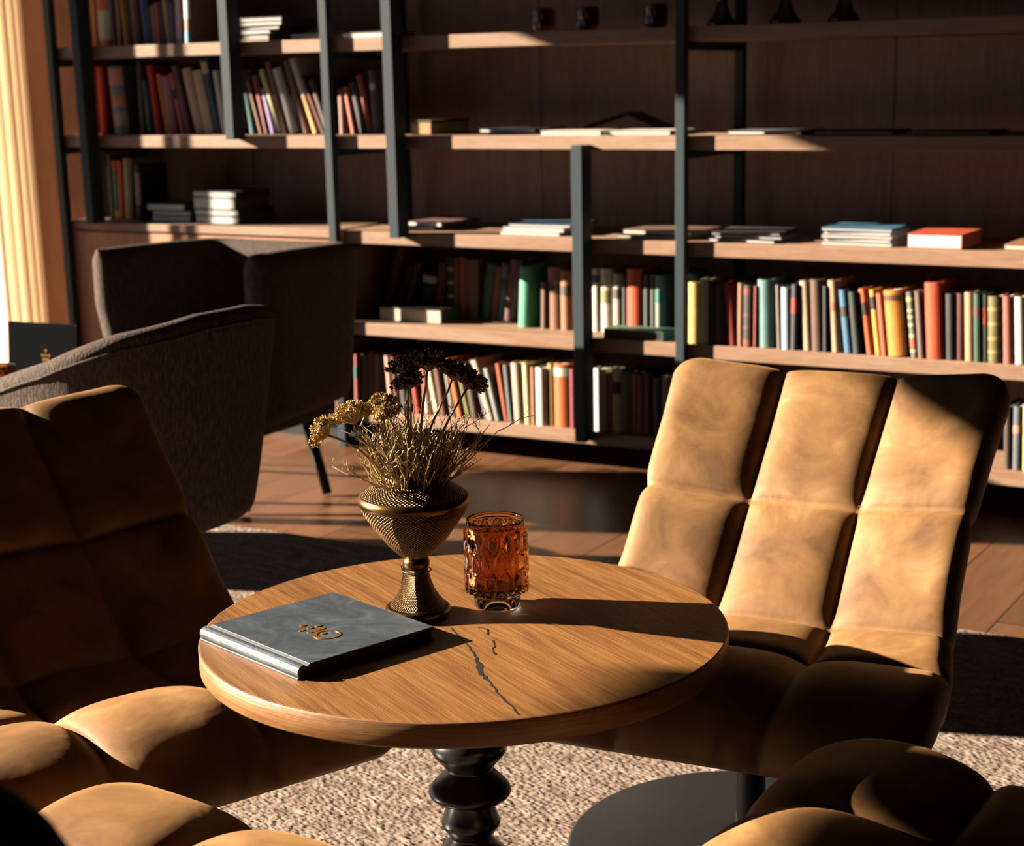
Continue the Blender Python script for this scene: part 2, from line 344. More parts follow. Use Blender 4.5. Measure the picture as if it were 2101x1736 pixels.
# ---------------------------------------------------------------- books
BOOKS = {
 'A': (1, 4.880, [
  ('orange','#c4622c',-4.6909,0.0328,0.25,0,''),
  ('orange picture','#b8502a',-4.6565,0.0586,0.25,0,'s'),
  ('navy and mauve','#4a3a48',-4.5874,0.0202,0.2502,-2.3,''),
  ('taupe','#7a6050',-4.5669,0.0247,0.25,0,''),
  ('mustard','#7a5210',-4.5283,0.0297,0.2504,-3.1,''),
  ('slim grey','#54484c',-4.4981,0.0127,0.2503,-2.7,''),
  ('plum','#5a3838',-4.4848,0.0343,0.2502,-2.4,''),
  ('royal blue','#31466e',-4.441,0.0346,0.2504,-3.4,'t'),
  ('slim green','#2e4628',-4.4031,0.0082,0.1403,-3.3,''),
  ('slim pink','#8a5a56',-4.394,0.016,0.142,-2.1,''),
  ('rose','#8c5450',-4.3774,0.0166,0.1504,0,''),
  ('dark brown','#3a2622',-4.3565,0.0203,0.1521,-1.5,''),
  ('stone','#8a7464',-4.3287,0.0204,0.2506,-4.1,''),
  ('violet','#4a4060',-4.3078,0.0207,0.25,0,'b'),
  ('silver grey','#9a9094',-4.2862,0.0293,0.2501,1.4,''),
  ('oxblood','#4a2018',-4.2503,0.0117,0.25,0,''),
 ]),
 'A17': (1, 4.830, [
  ('white and beige','#7a604e',-4.1965,0.0263,0.2502,2.4,'V'),
 ]),
 'C6': (3, 4.860, [
  ('black lettered','#141216',-4.5128,0.0229,0.2105,1.6,'v'),
 ]),
 'B': (2, 4.900, [
  ('red lettered','#b8241a',-4.7068,0.0338,0.2511,0,''),
  ('teal and pink','#4c5a62',-4.627,0.07,0.2491,-3.4,'p'),
  ('tall black','#2c2224',-4.5013,0.0259,0.2662,0,''),
  ('slate blue','#22303f',-4.466,0.024,0.198,-2.5,''),
  ('scarlet','#b42a20',-4.4321,0.0247,0.2488,-5.2,''),
  ('orange yellow','#a8641c',-4.3797,0.0185,0.2185,-7.2,''),
  ('mauve','#8a5664',-4.3603,0.0396,0.2099,-5.6,''),
  ('pink and red','#a05450',-4.3039,0.0166,0.2218,-9.9,'b'),
  ('purple','#5e3a48',-4.2826,0.0249,0.2487,-10.9,''),
  ('beige','#a48a74',-4.2336,0.0389,0.237,-11.7,''),
  ('second beige','#ac927c',-4.1933,0.0414,0.2276,-10.4,''),
  ('navy and tan','#2a405c',-4.1446,0.0263,0.2696,-10.7,'t'),
  ('white','#cfcac0',-4.112,0.0194,0.2263,-7,''),
 ]),
 'B2': (2, 4.920, [
  ('teal','#1f5c64',-3.9957,0.0253,0.1443,-8,''),
  ('copper brown','#6a3c1e',-3.952,0.016,0.1933,-14.5,''),
  ('crimson','#7a2c34',-3.9352,0.0234,0.206,-11.1,''),
  ('lilac','#7e6ea0',-3.9038,0.0217,0.1621,-13.5,''),
  ('cream yellow','#e2cc92',-3.8643,0.0181,0.2352,-18.9,''),
  ('red brown','#7a5048',-3.8452,0.0204,0.2557,-14.5,''),
  ('thick white','#e6e2da',-3.8151,0.0341,0.2335,-16.5,''),
  ('black brown','#2e2424',-3.773,0.0118,0.2587,-17.8,''),
  ('ribbed brown','#6e4a36',-3.7601,0.0282,0.2612,-16,''),
  ('white and orange','#d4ccd0',-3.714,0.0238,0.2723,-19.3,'e'),
  ('maroon','#581c0e',-3.6755,0.0141,0.2125,-22.5,''),
  ('umber','#38261e',-3.6602,0.025,0.1934,-18.9,''),
 ]),
 'B3': (2, 4.930, [
  ('chestnut','#54342a',-3.6044,0.0256,0.1533,0,''),
  ('brick red','#7a3a2c',-3.5525,0.0209,0.1605,-9.5,''),
  ('black','#14161c',-3.5214,0.0326,0.1748,-12.7,''),
  ('rust','#743620',-3.4876,0.0212,0.2015,-11.5,''),
  ('grey emblem','#3c3c40',-3.4641,0.0269,0.2131,-3.2,'d'),
 ]),
 'C': (3, 4.900, [
  ('slim green','#20483a',-4.6953,0.0131,0.1994,0,''),
  ('tall grey','#6c5a54',-4.6813,0.01,0.2434,0,''),
  ('pencil pictured','#2a6a58',-4.6702,0.023,0.2217,1.8,'c'),
  ('red orange','#a83a1a',-4.6402,0.0279,0.222,2.4,''),
  ('blue and yellow','#8a8a5c',-4.6088,0.0361,0.2314,2.7,''),
 ]),
 'D1': (4, 4.990, [
  ('tall brown','#5a3220',-3.5,0.0242,0.2532,18.5,''),
  ('dark red leaning','#42201c',-3.448,0.0222,0.1873,22,''),
  ('brown cloth','#47251a',-3.4121,0.021,0.1937,20.2,''),
  ('wine','#4c1e20',-3.2707,0.0299,0.194,7.9,''),
  ('black','#0e1012',-3.3275,0.056,0.1496,5.9,'t'),
  ('charcoal','#2a2a2e',-3.2206,0.0282,0.213,2.1,'B'),
  ('dusty brown','#5e3a2c',-3.1913,0.0164,0.2108,2,''),
  ('burnt orange','#7c3612',-3.1732,0.0282,0.2152,1.7,''),
  ('taupe','#5c4032',-3.1445,0.0483,0.207,1.9,''),
  ('dark green','#243c30',-3.0821,0.0325,0.1975,9.1,''),
  ('red brown','#6a2e1e',-3.0447,0.0218,0.1894,9.1,''),
  ('blue and tan','#3a4a58',-3.0185,0.0264,0.1991,8,'b'),
  ('mulberry','#4e222c',-2.9905,0.0441,0.2135,10.7,''),
 ]),
 'D1b': (4, 4.895, [
  ('large green','#3c8468',-2.8719,0.0424,0.2031,3.2,''),
  ('slim umber','#4a3024',-2.783,0.0218,0.1552,1.5,''),
  ('tan','#6c4632',-2.7563,0.0468,0.2067,0,'b'),
  ('caramel','#74482e',-2.7079,0.038,0.1978,0,'b'),
 ]),
 'D2': (4, 4.905, [
  ('cream and green','#b4a090',-2.5936,0.0236,0.2069,0,'g'),
  ('ivory','#bca692',-2.5676,0.0421,0.2079,0,'l'),
  ('pebble grey','#8a7c70',-2.5174,0.0314,0.1938,0,'b'),
  ('jet black','#141414',-2.4844,0.0168,0.1916,0,''),
  ('tomato red','#a83c1c',-2.466,0.0501,0.2118,0,''),
  ('ink black','#181a20',-2.4079,0.0229,0.1946,0,''),
  ('slim olive','#34362c',-2.3831,0.0169,0.1956,0,''),
  ('grey and teal','#5c6c64',-2.3654,0.0227,0.1929,0,'k'),
 ]),
 'D3': (4, 4.798, [
  ('pale blue','#5f8a9a',-2.2115,0.0064,0.2088,0,''),
  ('butter yellow','#e8c070',-2.2033,0.0423,0.1913,0,''),
  ('mint','#b4bc9c',-2.1586,0.0276,0.2014,0,''),
  ('navy','#1c2430',-2.1298,0.0167,0.1876,0,''),
  ('dark plum','#38242a',-2.1124,0.0321,0.1884,0,''),
  ('red','#8c1410',-2.0658,0.0309,0.1935,-4.2,''),
  ('tan','#94643c',-2.0343,0.0189,0.1949,0,''),
  ('black and red','#1e1614',-2.0146,0.0342,0.1899,0,'R'),
  ('slim rust','#8c361c',-1.9792,0.0093,0.1887,0,''),
  ('teal','#6a9494',-1.9646,0.0439,0.2079,-1.5,''),
  ('leaning grey','#7c706a',-1.9015,0.0123,0.1947,-2.6,''),
  ('sky blue','#a8c0d0',-1.8863,0.0291,0.1887,-1.6,''),
  ('navy label','#222c3a',-1.8567,0.021,0.1993,0,'r'),
  ('thick beige','#c0a68c',-1.8214,0.0306,0.2096,-3.9,''),
  ('cocoa','#5c3c30',-1.7904,0.037,0.2151,-3,''),
  ('midnight','#1a2a38',-1.7528,0.0132,0.1984,-1.7,''),
  ('sand','#c09c7c',-1.7297,0.0286,0.215,-4.3,'P'),
  ('blue','#3a6c94',-1.6876,0.027,0.1889,-7.1,'b'),
  ('dark teal','#16262a',-1.6596,0.0263,0.1847,-6.4,'b'),
 ]),
 'D3b': (4, 4.798, [
  ('orange','#d8683c',-1.6219,0.0236,0.1949,-8.6,'K'),
  ('yellow','#d8a848',-1.5918,0.0188,0.1936,-7.6,'Y'),
  ('coral','#c85a3c',-1.5718,0.0198,0.1845,-7,''),
  ('amber','#d88a34',-1.5499,0.0524,0.194,-6.4,'T'),
  ('patterned grey','#6a665c',-1.483,0.0215,0.1921,-6.5,'Q'),
  ('mauve grey','#6c5650',-1.4604,0.0199,0.1954,-5.4,''),
  ('tall vermilion','#e0512a',-1.4374,0.0488,0.2216,-3.2,''),
  ('deep navy','#1c1a26',-1.3799,0.027,0.1915,-2.6,''),
  ('dark red','#541a12',-1.3509,0.0244,0.1929,-2.2,''),
  ('pale tan','#c89870',-1.324,0.0262,0.1977,-2.8,''),
  ('green','#1e4a38',-1.2968,0.0227,0.1966,-2.8,'M'),
  ('dark olive','#3a4028',-1.2731,0.0149,0.1953,-2.7,'r'),
  ('olive banded','#6c6438',-1.2567,0.0383,0.1905,-2.6,'B'),
  ('rose','#a4584c',-1.2147,0.0299,0.1924,-3.5,''),
  ('white','#e0dcd0',-1.1826,0.0316,0.1916,-3.4,''),
 ]),
 'E1': (5, 4.800, [
  ('orange red','#8c3018',-3.5017,0.028,0.1906,3.1,'k'),
  ('sage','#4a4a36',-3.4717,0.0298,0.1925,3,''),
  ('ruby','#6c1c22',-3.4394,0.0267,0.1983,2.5,''),
  ('wide maroon','#341216',-3.4113,0.0423,0.1962,2.6,''),
  ('salmon','#dc9c88',-3.3469,0.022,0.1949,-3.8,''),
  ('brown','#6c3428',-3.3225,0.0205,0.1928,-4.3,''),
  ('dark plum','#342a34',-3.2986,0.0358,0.1827,-5.1,''),
  ('bright red','#a82a14',-3.2376,0.0253,0.1754,-7.4,''),
  ('coral and white','#c86850',-3.2085,0.0339,0.1752,-5.6,'w'),
  ('cream','#e4d2ac',-3.1594,0.0244,0.1713,-10.5,''),
  ('deep brown','#5a2c20',-3.134,0.0295,0.1822,-8.2,''),
  ('pale grey','#b0aca8',-3.1001,0.0267,0.1656,-9.3,''),
  ('orange','#d46a24',-3.0649,0.0252,0.2034,-11.8,''),
  ('lime olive','#94985c',-3.0364,0.0256,0.1904,-12.4,''),
  ('dark olive','#4a3a24',-3.0095,0.0303,0.1875,-9.9,''),
  ('lilac','#a48cac',-2.9585,0.0118,0.2081,-15.6,''),
  ('patterned cream','#d8bca0',-2.9416,0.0256,0.2098,-16.7,''),
  ('silver blue','#8a9494',-2.9149,0.0241,0.1817,-13.3,''),
 ]),
 'E1b': (5, 4.800, [
  ('rust','#b04c20',-2.8831,0.0199,0.1974,-8.5,''),
  ('steel blue','#5a6468',-2.8622,0.0199,0.1955,-5.1,''),
  ('pinkish','#d8b49c',-2.8404,0.0355,0.2034,-2.5,''),
  ('vanilla','#eccf9c',-2.8023,0.0275,0.2048,-1.8,''),
  ('tan','#9c6444',-2.7739,0.0171,0.1942,0,''),
  ('ivory white','#ece0cc',-2.7525,0.0367,0.1945,0,''),
  ('gold','#a48c4c',-2.7124,0.0254,0.2102,0,''),
  ('orange banded','#dc6420',-2.6853,0.053,0.2128,0,'W'),
  ('magenta','#7c1c34',-2.6273,0.0201,0.1977,0,''),
 ]),
 'E2': (5, 4.800, [
  ('white','#f0e4d4',-2.5359,0.0432,0.2061,0,''),
  ('coral','#c05438',-2.4895,0.0152,0.1938,0,''),
  ('cream banded','#ecce9c',-2.4727,0.0304,0.2103,0,'K'),
  ('moss green','#545c30',-2.4399,0.0389,0.2001,0,''),
  ('pink brown','#8c5444',-2.3979,0.0182,0.1959,0,''),
  ('magenta','#7c2848',-2.3773,0.0212,0.1973,0,''),
  ('dark maroon','#3c141c',-2.3545,0.0258,0.2025,0,''),
  ('navy','#1a222e',-2.3271,0.0319,0.1902,0,'b'),
  ('brown','#5c3c2c',-2.2937,0.0518,0.1995,0,''),
 ]),
 'E3': (5, 4.800, [
  ('dark brown','#382418',-1.2003,0.022,0.1832,-2.3,''),
  ('charcoal','#484c54',-1.1747,0.0264,0.1869,-1.5,'P'),
  ('yellow green','#c4c078',-1.1449,0.0134,0.1875,-2.3,''),
 ]),
}

_mc = {}
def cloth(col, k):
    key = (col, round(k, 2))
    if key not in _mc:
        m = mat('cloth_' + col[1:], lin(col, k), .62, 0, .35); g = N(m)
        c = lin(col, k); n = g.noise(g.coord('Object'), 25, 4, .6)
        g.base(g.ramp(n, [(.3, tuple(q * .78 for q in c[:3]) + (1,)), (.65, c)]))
        g.bump(g.noise(g.coord('Object', (1, 1, 1)), 400, 2), .15, .001)
        _mc[key] = m
    return _mc[key]
BANDS = {'t': [(.80, .96, '#b8a080')], 'b': [(.58, .74, '#2a221e')], 'B': [(.14, .19, '#a88c50'), (.34, .39, '#a88c50'), (.56, .61, '#a88c50'), (.78, .83, '#a88c50')],
         's': [(.10, .52, '#b89c80')], 'p': [(.72, .97, '#a8665a'), (.40, .56, '#9c5434'), (.12, .32, '#8c7868')], 'd': [], 'c': [(.84, 1.0, '#c03a1c'), (.02, .15, '#c89a24'), (.70, .76, '#6c6a34')],
         'g': [(.78, .90, '#203c30')], 'l': [(.46, .66, '#6c6444')], 'k': [(.55, .76, '#1c5c58')], 'R': [(.02, .12, '#7c2018'), (.30, .34, '#5c2a20'), (.50, .54, '#5c2a20'), (.84, .94, '#6c1c14')],
         'r': [(.56, .80, '#a02c20')], 'P': [(.58, .70, '#b07060')], 'K': [(.60, .80, '#3c302c')], 'Y': [(.70, .90, '#1c1e22')], 'T': [(.84, .93, '#6a4020')],
         'Q': [(.08, .12, '#c8b890'), (.15, .28, '#b05a34'), (.30, .36, '#c8b890'), (.48, .52, '#c8b890'), (.60, .64, '#c8b890'), (.70, .74, '#c8b890'), (.86, .92, '#d8c080')],
         'M': [(.66, .80, '#5c2c2c')], 'w': [(.02, .42, '#d4ccc0')], 'W': [(.80, .93, '#ecdcc8')], 'V': [(.34, 1.0, '#f4efe2'), (.02, .16, '#3a7ca0')], 'v': [(.30, .86, '#8a7870')], 'e': [(.0, .5, '#d88c50')]}

def spine_pts(w_, bulge, off=0.0):
    """front outline of a rounded spine, from left to right (y towards the reader is negative)"""
    return [(w_ * i / 6 - (off if i == 0 else 0) + (off if i == 6 else 0), -bulge * math.sin(math.pi * i / 6) - off) for i in range(7)]

def make_book(label, group, x, y, z, w_, h, d, lean, col, k, bands, flat=False):
    t = thing('hardback_book', label, 'book', (x, y, z), 0, group)
    t.rotation_euler = (0, R(lean), 0)
    if lean > 0: t.location.z += w_ * math.sin(R(lean))
    t.location.z += .0003
    m = cloth(col, k); bt = min(.0028, w_ * .16); bl = min(.006, w_ * .18)
    # case: two boards and a rounded spine
    V = []; F = []
    out = spine_pts(w_, bl); inn = [(p[0] * (w_ - 2 * bt) / w_ + bt, p[1] + bt) for p in out]
    sec = [(w_, d)] + [(w_, d * .5), (w_, .006)] + [(p[0], p[1]) for p in out[::-1]] + [(0, .006), (0, d * .5), (0, d)]
    sin_ = [(bt, d), (bt, d * .5), (bt, .006)] + inn + [(w_ - bt, .006), (w_ - bt, d * .5), (w_ - bt, d)]
    ring = sec + sin_; n = len(ring)
    for zz in (0, h):
        for p in ring: V.append((p[0], p[1], zz))
    for i in range(n): F.append((i, (i + 1) % n, n + (i + 1) % n, n + i))
    q = len(sec)
    for i in range(q - 1):
        a, b, c, e = i, i + 1, n - 1 - (i + 1), n - 1 - i
        F.append((a, e, c, b)); F.append((n + a, n + b, n + c, n + e))
    cv = add_mesh('cover', V, F, m, t)
    box('pages', bt + .0004, w_ - bt - .0004, .003, d - .004, .003, h - .004, M_paper, t)
    for (v0, v1, bc) in BANDS.get(bands, []):
        V = []; F = []; p0 = spine_pts(w_ * .985, bl, .0006); p1 = spine_pts(w_ * .985, bl, -.0004)
        for zz in (h * v0, h * v1):
            for p in p0: V.append((p[0] + w_ * .0075, p[1], zz))
            for p in p1[::-1]: V.append((p[0] + w_ * .0075, p[1], zz))
        for i in range(14): F.append((i, (i + 1) % 14, 14 + (i + 1) % 14, 14 + i))
        F.append(tuple(range(14))[::-1]); F.append(tuple(range(14, 28)))
        add_mesh('spine_label', V, F, cloth(bc, k), cv)
    if bands == 'd':
        V = [(w_ / 2, -bl - .0012, h * .75)]; F = []
        for j in range(16): V.append((w_ / 2 + w_ * .42 * math.cos(j * math.pi / 8), -bl * .75 - .0008, h * .75 + w_ * .5 * math.sin(j * math.pi / 8)))
        for j in range(16): F.append((0, 1 + (j + 1) % 16, 1 + j))
        add_mesh('spine_emblem', V, F, cloth('#c8c4a8', k), cv)
    return t

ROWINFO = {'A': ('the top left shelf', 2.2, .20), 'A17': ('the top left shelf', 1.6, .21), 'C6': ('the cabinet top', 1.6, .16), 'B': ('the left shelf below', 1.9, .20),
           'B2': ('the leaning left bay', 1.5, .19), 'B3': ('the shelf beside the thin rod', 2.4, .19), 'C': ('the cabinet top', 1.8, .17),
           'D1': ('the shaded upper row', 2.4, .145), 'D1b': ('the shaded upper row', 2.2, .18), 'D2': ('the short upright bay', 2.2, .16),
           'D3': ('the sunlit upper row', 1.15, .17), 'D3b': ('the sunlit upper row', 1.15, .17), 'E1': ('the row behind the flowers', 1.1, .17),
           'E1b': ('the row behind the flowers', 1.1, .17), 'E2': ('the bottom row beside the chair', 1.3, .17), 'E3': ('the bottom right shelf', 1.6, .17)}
ROWFOLLOW = {'A17': 'oxblood', 'C6': 'blue and yellow', 'D1b': 'mulberry', 'D3b': 'dark teal', 'E1b': 'silver blue'}
seen = set()
for key, (sh, yp, L) in BOOKS.items():
    where, kk, dep = ROWINFO[key]; prev = ROWFOLLOW.get(key)
    for (d_, c_, x_, w_, h_, l_, b_) in L:
        if prev: lab = '%s book on %s, right of the %s book' % (d_, where, prev)
        else: lab = '%s book at the left end of %s' % (d_, where)
        assert lab not in seen, lab
        seen.add(lab); prev = d_
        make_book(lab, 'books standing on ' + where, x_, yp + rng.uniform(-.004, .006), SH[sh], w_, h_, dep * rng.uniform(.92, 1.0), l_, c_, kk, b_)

# ---------------------------------------------------------------- flat books and magazines
def flat_book(name, label, group, x0, x1, y, z0, z1, dep, cover, page, rz=0, kp=1.0, cat='book'):
    """a closed book or magazine lying down; its fore-edge faces the room"""
    w_ = x1 - x0; h = z1 - z0
    t = thing(name, label, cat, ((x0 + x1) / 2, y, z0), R(rz), group)
    ct = min(.0025, h * .2); mc = cloth(cover, kp)
    bm = bmesh.new()
    bx(bm, -w_ / 2, w_ / 2, 0, dep, 0, ct); bx(bm, -w_ / 2, w_ / 2, 0, dep, h - ct, h)
    bx(bm, w_ / 2 - ct, w_ / 2, 0, dep, ct, h - ct)
    bm_obj('cover', bm, mc, t)
    box('pages', -w_ / 2 + .002, w_ / 2 - ct - .0004, .002, dep - .003, ct + .0003, h - ct - .0003, page, t)
    return t
Z1, Z2, Z3, Z4 = SH[1], SH[2], SH[3], SH[4]
def stack(items, zbase, group):
    z = zbase + .0004
    for (name, lab, x0, x1, y, th, dep, cov, pg, rz, kp) in items:
        flat_book(name, lab, group, x0, x1, y, z, z + th, dep, cov, pg, rz, kp, 'magazine' if name == 'magazine' else 'book')
        z += th + .0004
W, P = M_paperw, M_paper
stack([('hardback_book', 'thin brown book at the bottom of the white stack on the top shelf', -3.962, -3.835, 4.85, .009, .16, '#5c4034', P, 0, 1.5),
       ('hardback_book', 'pinkish white book second from the bottom of the white stack on the top shelf', -3.955, -3.838, 4.855, .016, .17, '#3a2a26', W, 1, 1.5),
       ('hardback_book', 'greenish white book third from the bottom of the white stack on the top shelf', -3.956, -3.828, 4.85, .014, .2, '#38403a', W, 0, 1.5),
       ('hardback_book', 'white book fourth from the bottom of the white stack on the top shelf', -3.957, -3.79, 4.855, .013, .2, '#1e1e20', W, -1, 1.5),
       ('hardback_book', 'white book second from the top of the white stack on the top shelf', -3.957, -3.776, 4.85, .014, .2, '#2a2626', W, 0, 1.5),
       ('hardback_book', 'topmost white book of the white stack on the top shelf', -3.956, -3.775, 4.85, .014, .2, '#2a2c30', W, 1, 1.5)], Z1, 'white stack on the top shelf')
stack([('hardback_book', 'cream book lying left of the thin rod on the top shelf', -3.732, -3.560, 4.84, .022, .2, '#4a3e34', W, 0, 1.5)], Z1, 'flat books by the thin rod')
stack([('hardback_book', 'dark grey book lying right of the thin rod on the top shelf', -3.525, -3.36, 4.86, .020, .2, '#3a3634', W, 0, 1.5)], Z1, 'flat books by the thin rod')
stack([('hardback_book', 'grey green book lowest in the low stack on the cabinet top', -4.449, -4.262, 4.87, .022, .19, '#4c6058', W, 1, 1.5),
       ('hardback_book', 'grey book in the middle of the low stack on the cabinet top', -4.447, -4.258, 4.87, .020, .19, '#50504a', P, 0, 1.5),
       ('hardback_book', 'green book topmost in the low stack on the cabinet top', -4.465, -4.285, 4.865, .024, .18, '#2c5a48', W, 2, 1.5)], Z3, 'low stack on the cabinet top')
stack([('hardback_book', 'green edged book lowest in the tall white stack on the cabinet top', -4.228, -4.022, 4.86, .028, .21, '#3c4c44', W, 0, 1.5),
       ('hardback_book', 'white book second from the bottom of the tall white stack on the cabinet top', -4.230, -4.026, 4.86, .024, .21, '#2e3230', W, 1, 1.5),
       ('hardback_book', 'thick white book second from the top of the tall white stack on the cabinet top', -4.236, -4.036, 4.86, .041, .19, '#4a3c38', W, -1, 1.5),
       ('hardback_book', 'thin white book topmost in the tall white stack on the cabinet top', -4.234, -4.03, 4.86, .024, .2, '#26262a', W, 0, 1.5)], Z3, 'tall white stack on the cabinet top')
# shelf 2
bxo = thing('wooden_box', 'pale wooden box beside the long upright on the leaflet shelf', 'box', (-3.208, 4.85, Z2 + .0004))
box('box_body', -.040, .040, 0, .24, 0, .040, mat('pale_box_wood', lin('#b89468'), .6), bxo, .004)
box('box_lid', -.042, .042, -.002, .242, .0405, .048, mat('dark_box_lid', lin('#4a3a30'), .5), bxo, .002)
MG = 'magazines lying on the leaflet shelf'
stack([('magazine', 'dark magazine under the white one nearest the pale box', -2.985, -2.775, 4.9, .006, .2, '#4a4a4e', W, 1, 1.3),
       ('magazine', 'white magazine nearest the pale box on the leaflet shelf', -2.999, -2.782, 4.88, .012, .2, '#2c3034', W, -1, 1.3)], Z2, MG)
stack([('magazine', 'cream magazine in front of the tented leaflet', -2.72, -2.505, 4.80, .015, .13, '#d8ccb8', W, 0, 1)], Z2, MG)
stack([('magazine', 'white magazine between the tented leaflet and the thin rod', -2.482, -2.275, 4.82, .014, .2, '#c8c4c0', W, 1, 1)], Z2, MG)
stack([('magazine', 'white magazine just right of the ladder frame on the leaflet shelf', -2.098, -1.86, 4.86, .012, .2, '#4a4c54', W, -1, 1.3)], Z2, MG)
stack([('magazine', 'grey white magazine further right on the leaflet shelf', -1.818, -1.58, 4.86, .011, .2, '#34363e', W, 2, 1.3)], Z2, MG)
stack([('magazine', 'dark magazine at the shaded right end of the leaflet shelf', -1.545, -1.30, 4.87, .009, .2, '#202226', P, 0, 1.3)], Z2, MG)
tl = thing('leaflet', 'dark leaflet standing open like a tent behind the cream magazine', 'leaflet', (-2.60, 5.035, Z2 + .0004))
def slab(name, p, q, depth, th, m, parent):
    """thin sheet from p to q (x, z) running back by depth"""
    d = Vector((q[0] - p[0], 0, q[1] - p[1])); n_ = Vector((-d.z, 0, d.x)).normalized() * th
    V = []
    for yy in (0, depth):
        for a in (p, q): V.append(Vector((a[0], yy, a[1])))
        for a in (q, p): V.append(Vector((a[0], yy, a[1])) + n_)
    add_mesh(name, V, [(0, 1, 2, 3), (7, 6, 5, 4), (0, 4, 5, 1), (1, 5, 6, 2), (2, 6, 7, 3), (3, 7, 4, 0)], m, parent)
slab('front_leaf', (-.17, 0), (.05, .062), .14, .003, mat('dark_leaflet', lin('#3c4248'), .5), tl)
slab('back_leaf', (.053, .062), (.21, 0), .14, .003, mat('black_leaflet', lin('#1c2024'), .5), tl)
# shelf 3
MG = 'magazines lying on the shelf above the old books'
stack([('magazine', 'white edged magazine lowest in the pile by the long upright', -3.315, -3.18, 4.86, .014, .22, '#3a2e2c', W, 4, 1.5),
       ('magazine', 'dark pink magazine topmost in the pile by the long upright', -3.30, -3.15, 4.87, .014, .22, '#5a3c3c', W, -5, 1.5)], Z3, MG)
stack([('magazine', 'white magazine lowest in the pile left of the short upright', -2.89, -2.67, 4.82, .012, .2, '#d0ccc6', W, 1, 1),
       ('magazine', 'white magazine in the middle of the pile left of the short upright', -2.885, -2.655, 4.825, .012, .2, '#c8c4c0', W, -1, 1),
       ('magazine', 'blue magazine topmost in the pile left of the short upright', -2.872, -2.64, 4.84, .011, .2, '#2c4a6c', W, 1, 1.2)], Z3, MG)
stack([('magazine', 'brown magazine lowest in the pile behind the thin rod', -2.46, -2.215, 4.83, .012, .22, '#3a302c', P, 2, 1.5),
       ('magazine', 'dark brown magazine topmost in the pile behind the thin rod', -2.452, -2.205, 4.84, .014, .21, '#5c4438', P, -4, 1.5)], Z3, MG)
stack([('magazine', 'dark magazine lowest in the pile right of the ladder frame', -2.14, -1.92, 4.81, .010, .2, '#2a2a34', W, -3, 1.5),
       ('magazine', 'violet magazine in the middle of the pile right of the ladder frame', -2.12, -1.905, 4.82, .010, .2, '#3a3044', W, 2, 1.5),
       ('magazine', 'dark curled magazine topmost in the pile right of the ladder frame', -2.13, -1.915, 4.825, .009, .2, '#282630', W, 6, 1.5)], Z3, MG)
stack([('magazine', '%s in the neat pile beside the red topped book' % wd, -1.776 + .004 * (i % 2), -1.565 + .004 * ((i + 1) % 2), 4.82 + .003 * (i % 2), th, .19, cv, W, (-1) ** i * .8, 1)
       for i, (th, cv, wd) in enumerate(((.011, '#a8a4a0', 'lowest white journal'), (.010, '#98989c', 'second white journal from the bottom'), (.010, '#b0aca8', 'middle white journal'), (.010, '#a8a8ac', 'white journal second from the top'), (.010, '#2f6a8c', 'blue covered journal topmost')))], Z3, MG)
stack([('hardback_book', 'thick white paged book with a red cover right of the neat journal pile', -1.512, -1.352, 4.815, .043, .2, '#c04424', W, 0, 1)], Z3, MG)
stack([('wooden_tray', 'flat oak coloured board at the right end of the magazine shelf', -1.24, -1.0, 4.85, .016, .2, '#9c6c48', P, 0, 1)], Z3, MG)
# shelf 4
stack([('hardback_book', 'dark flat book lying in front of the leaning books in the shaded upper row', -3.41, -3.155, 4.85, .048, .12, '#3c3230', P, 0, 1.6)], Z4, 'flat books of the upper row')
stack([('hardback_book', 'green topped dark book lying flat in front of the ivory and tomato red books', -2.497, -2.285, 4.79, .030, .095, '#3c6e56', cloth('#2a221c', 1.0), 0, 1.2)], Z4, 'flat books of the upper row')
make_book('tall blue book leaning on the ladder frame behind the flat green one', 'flat books of the upper row', -2.296, 4.93, Z4, .038, .205, .15, 0, '#3c6078', 1.8, 'T')

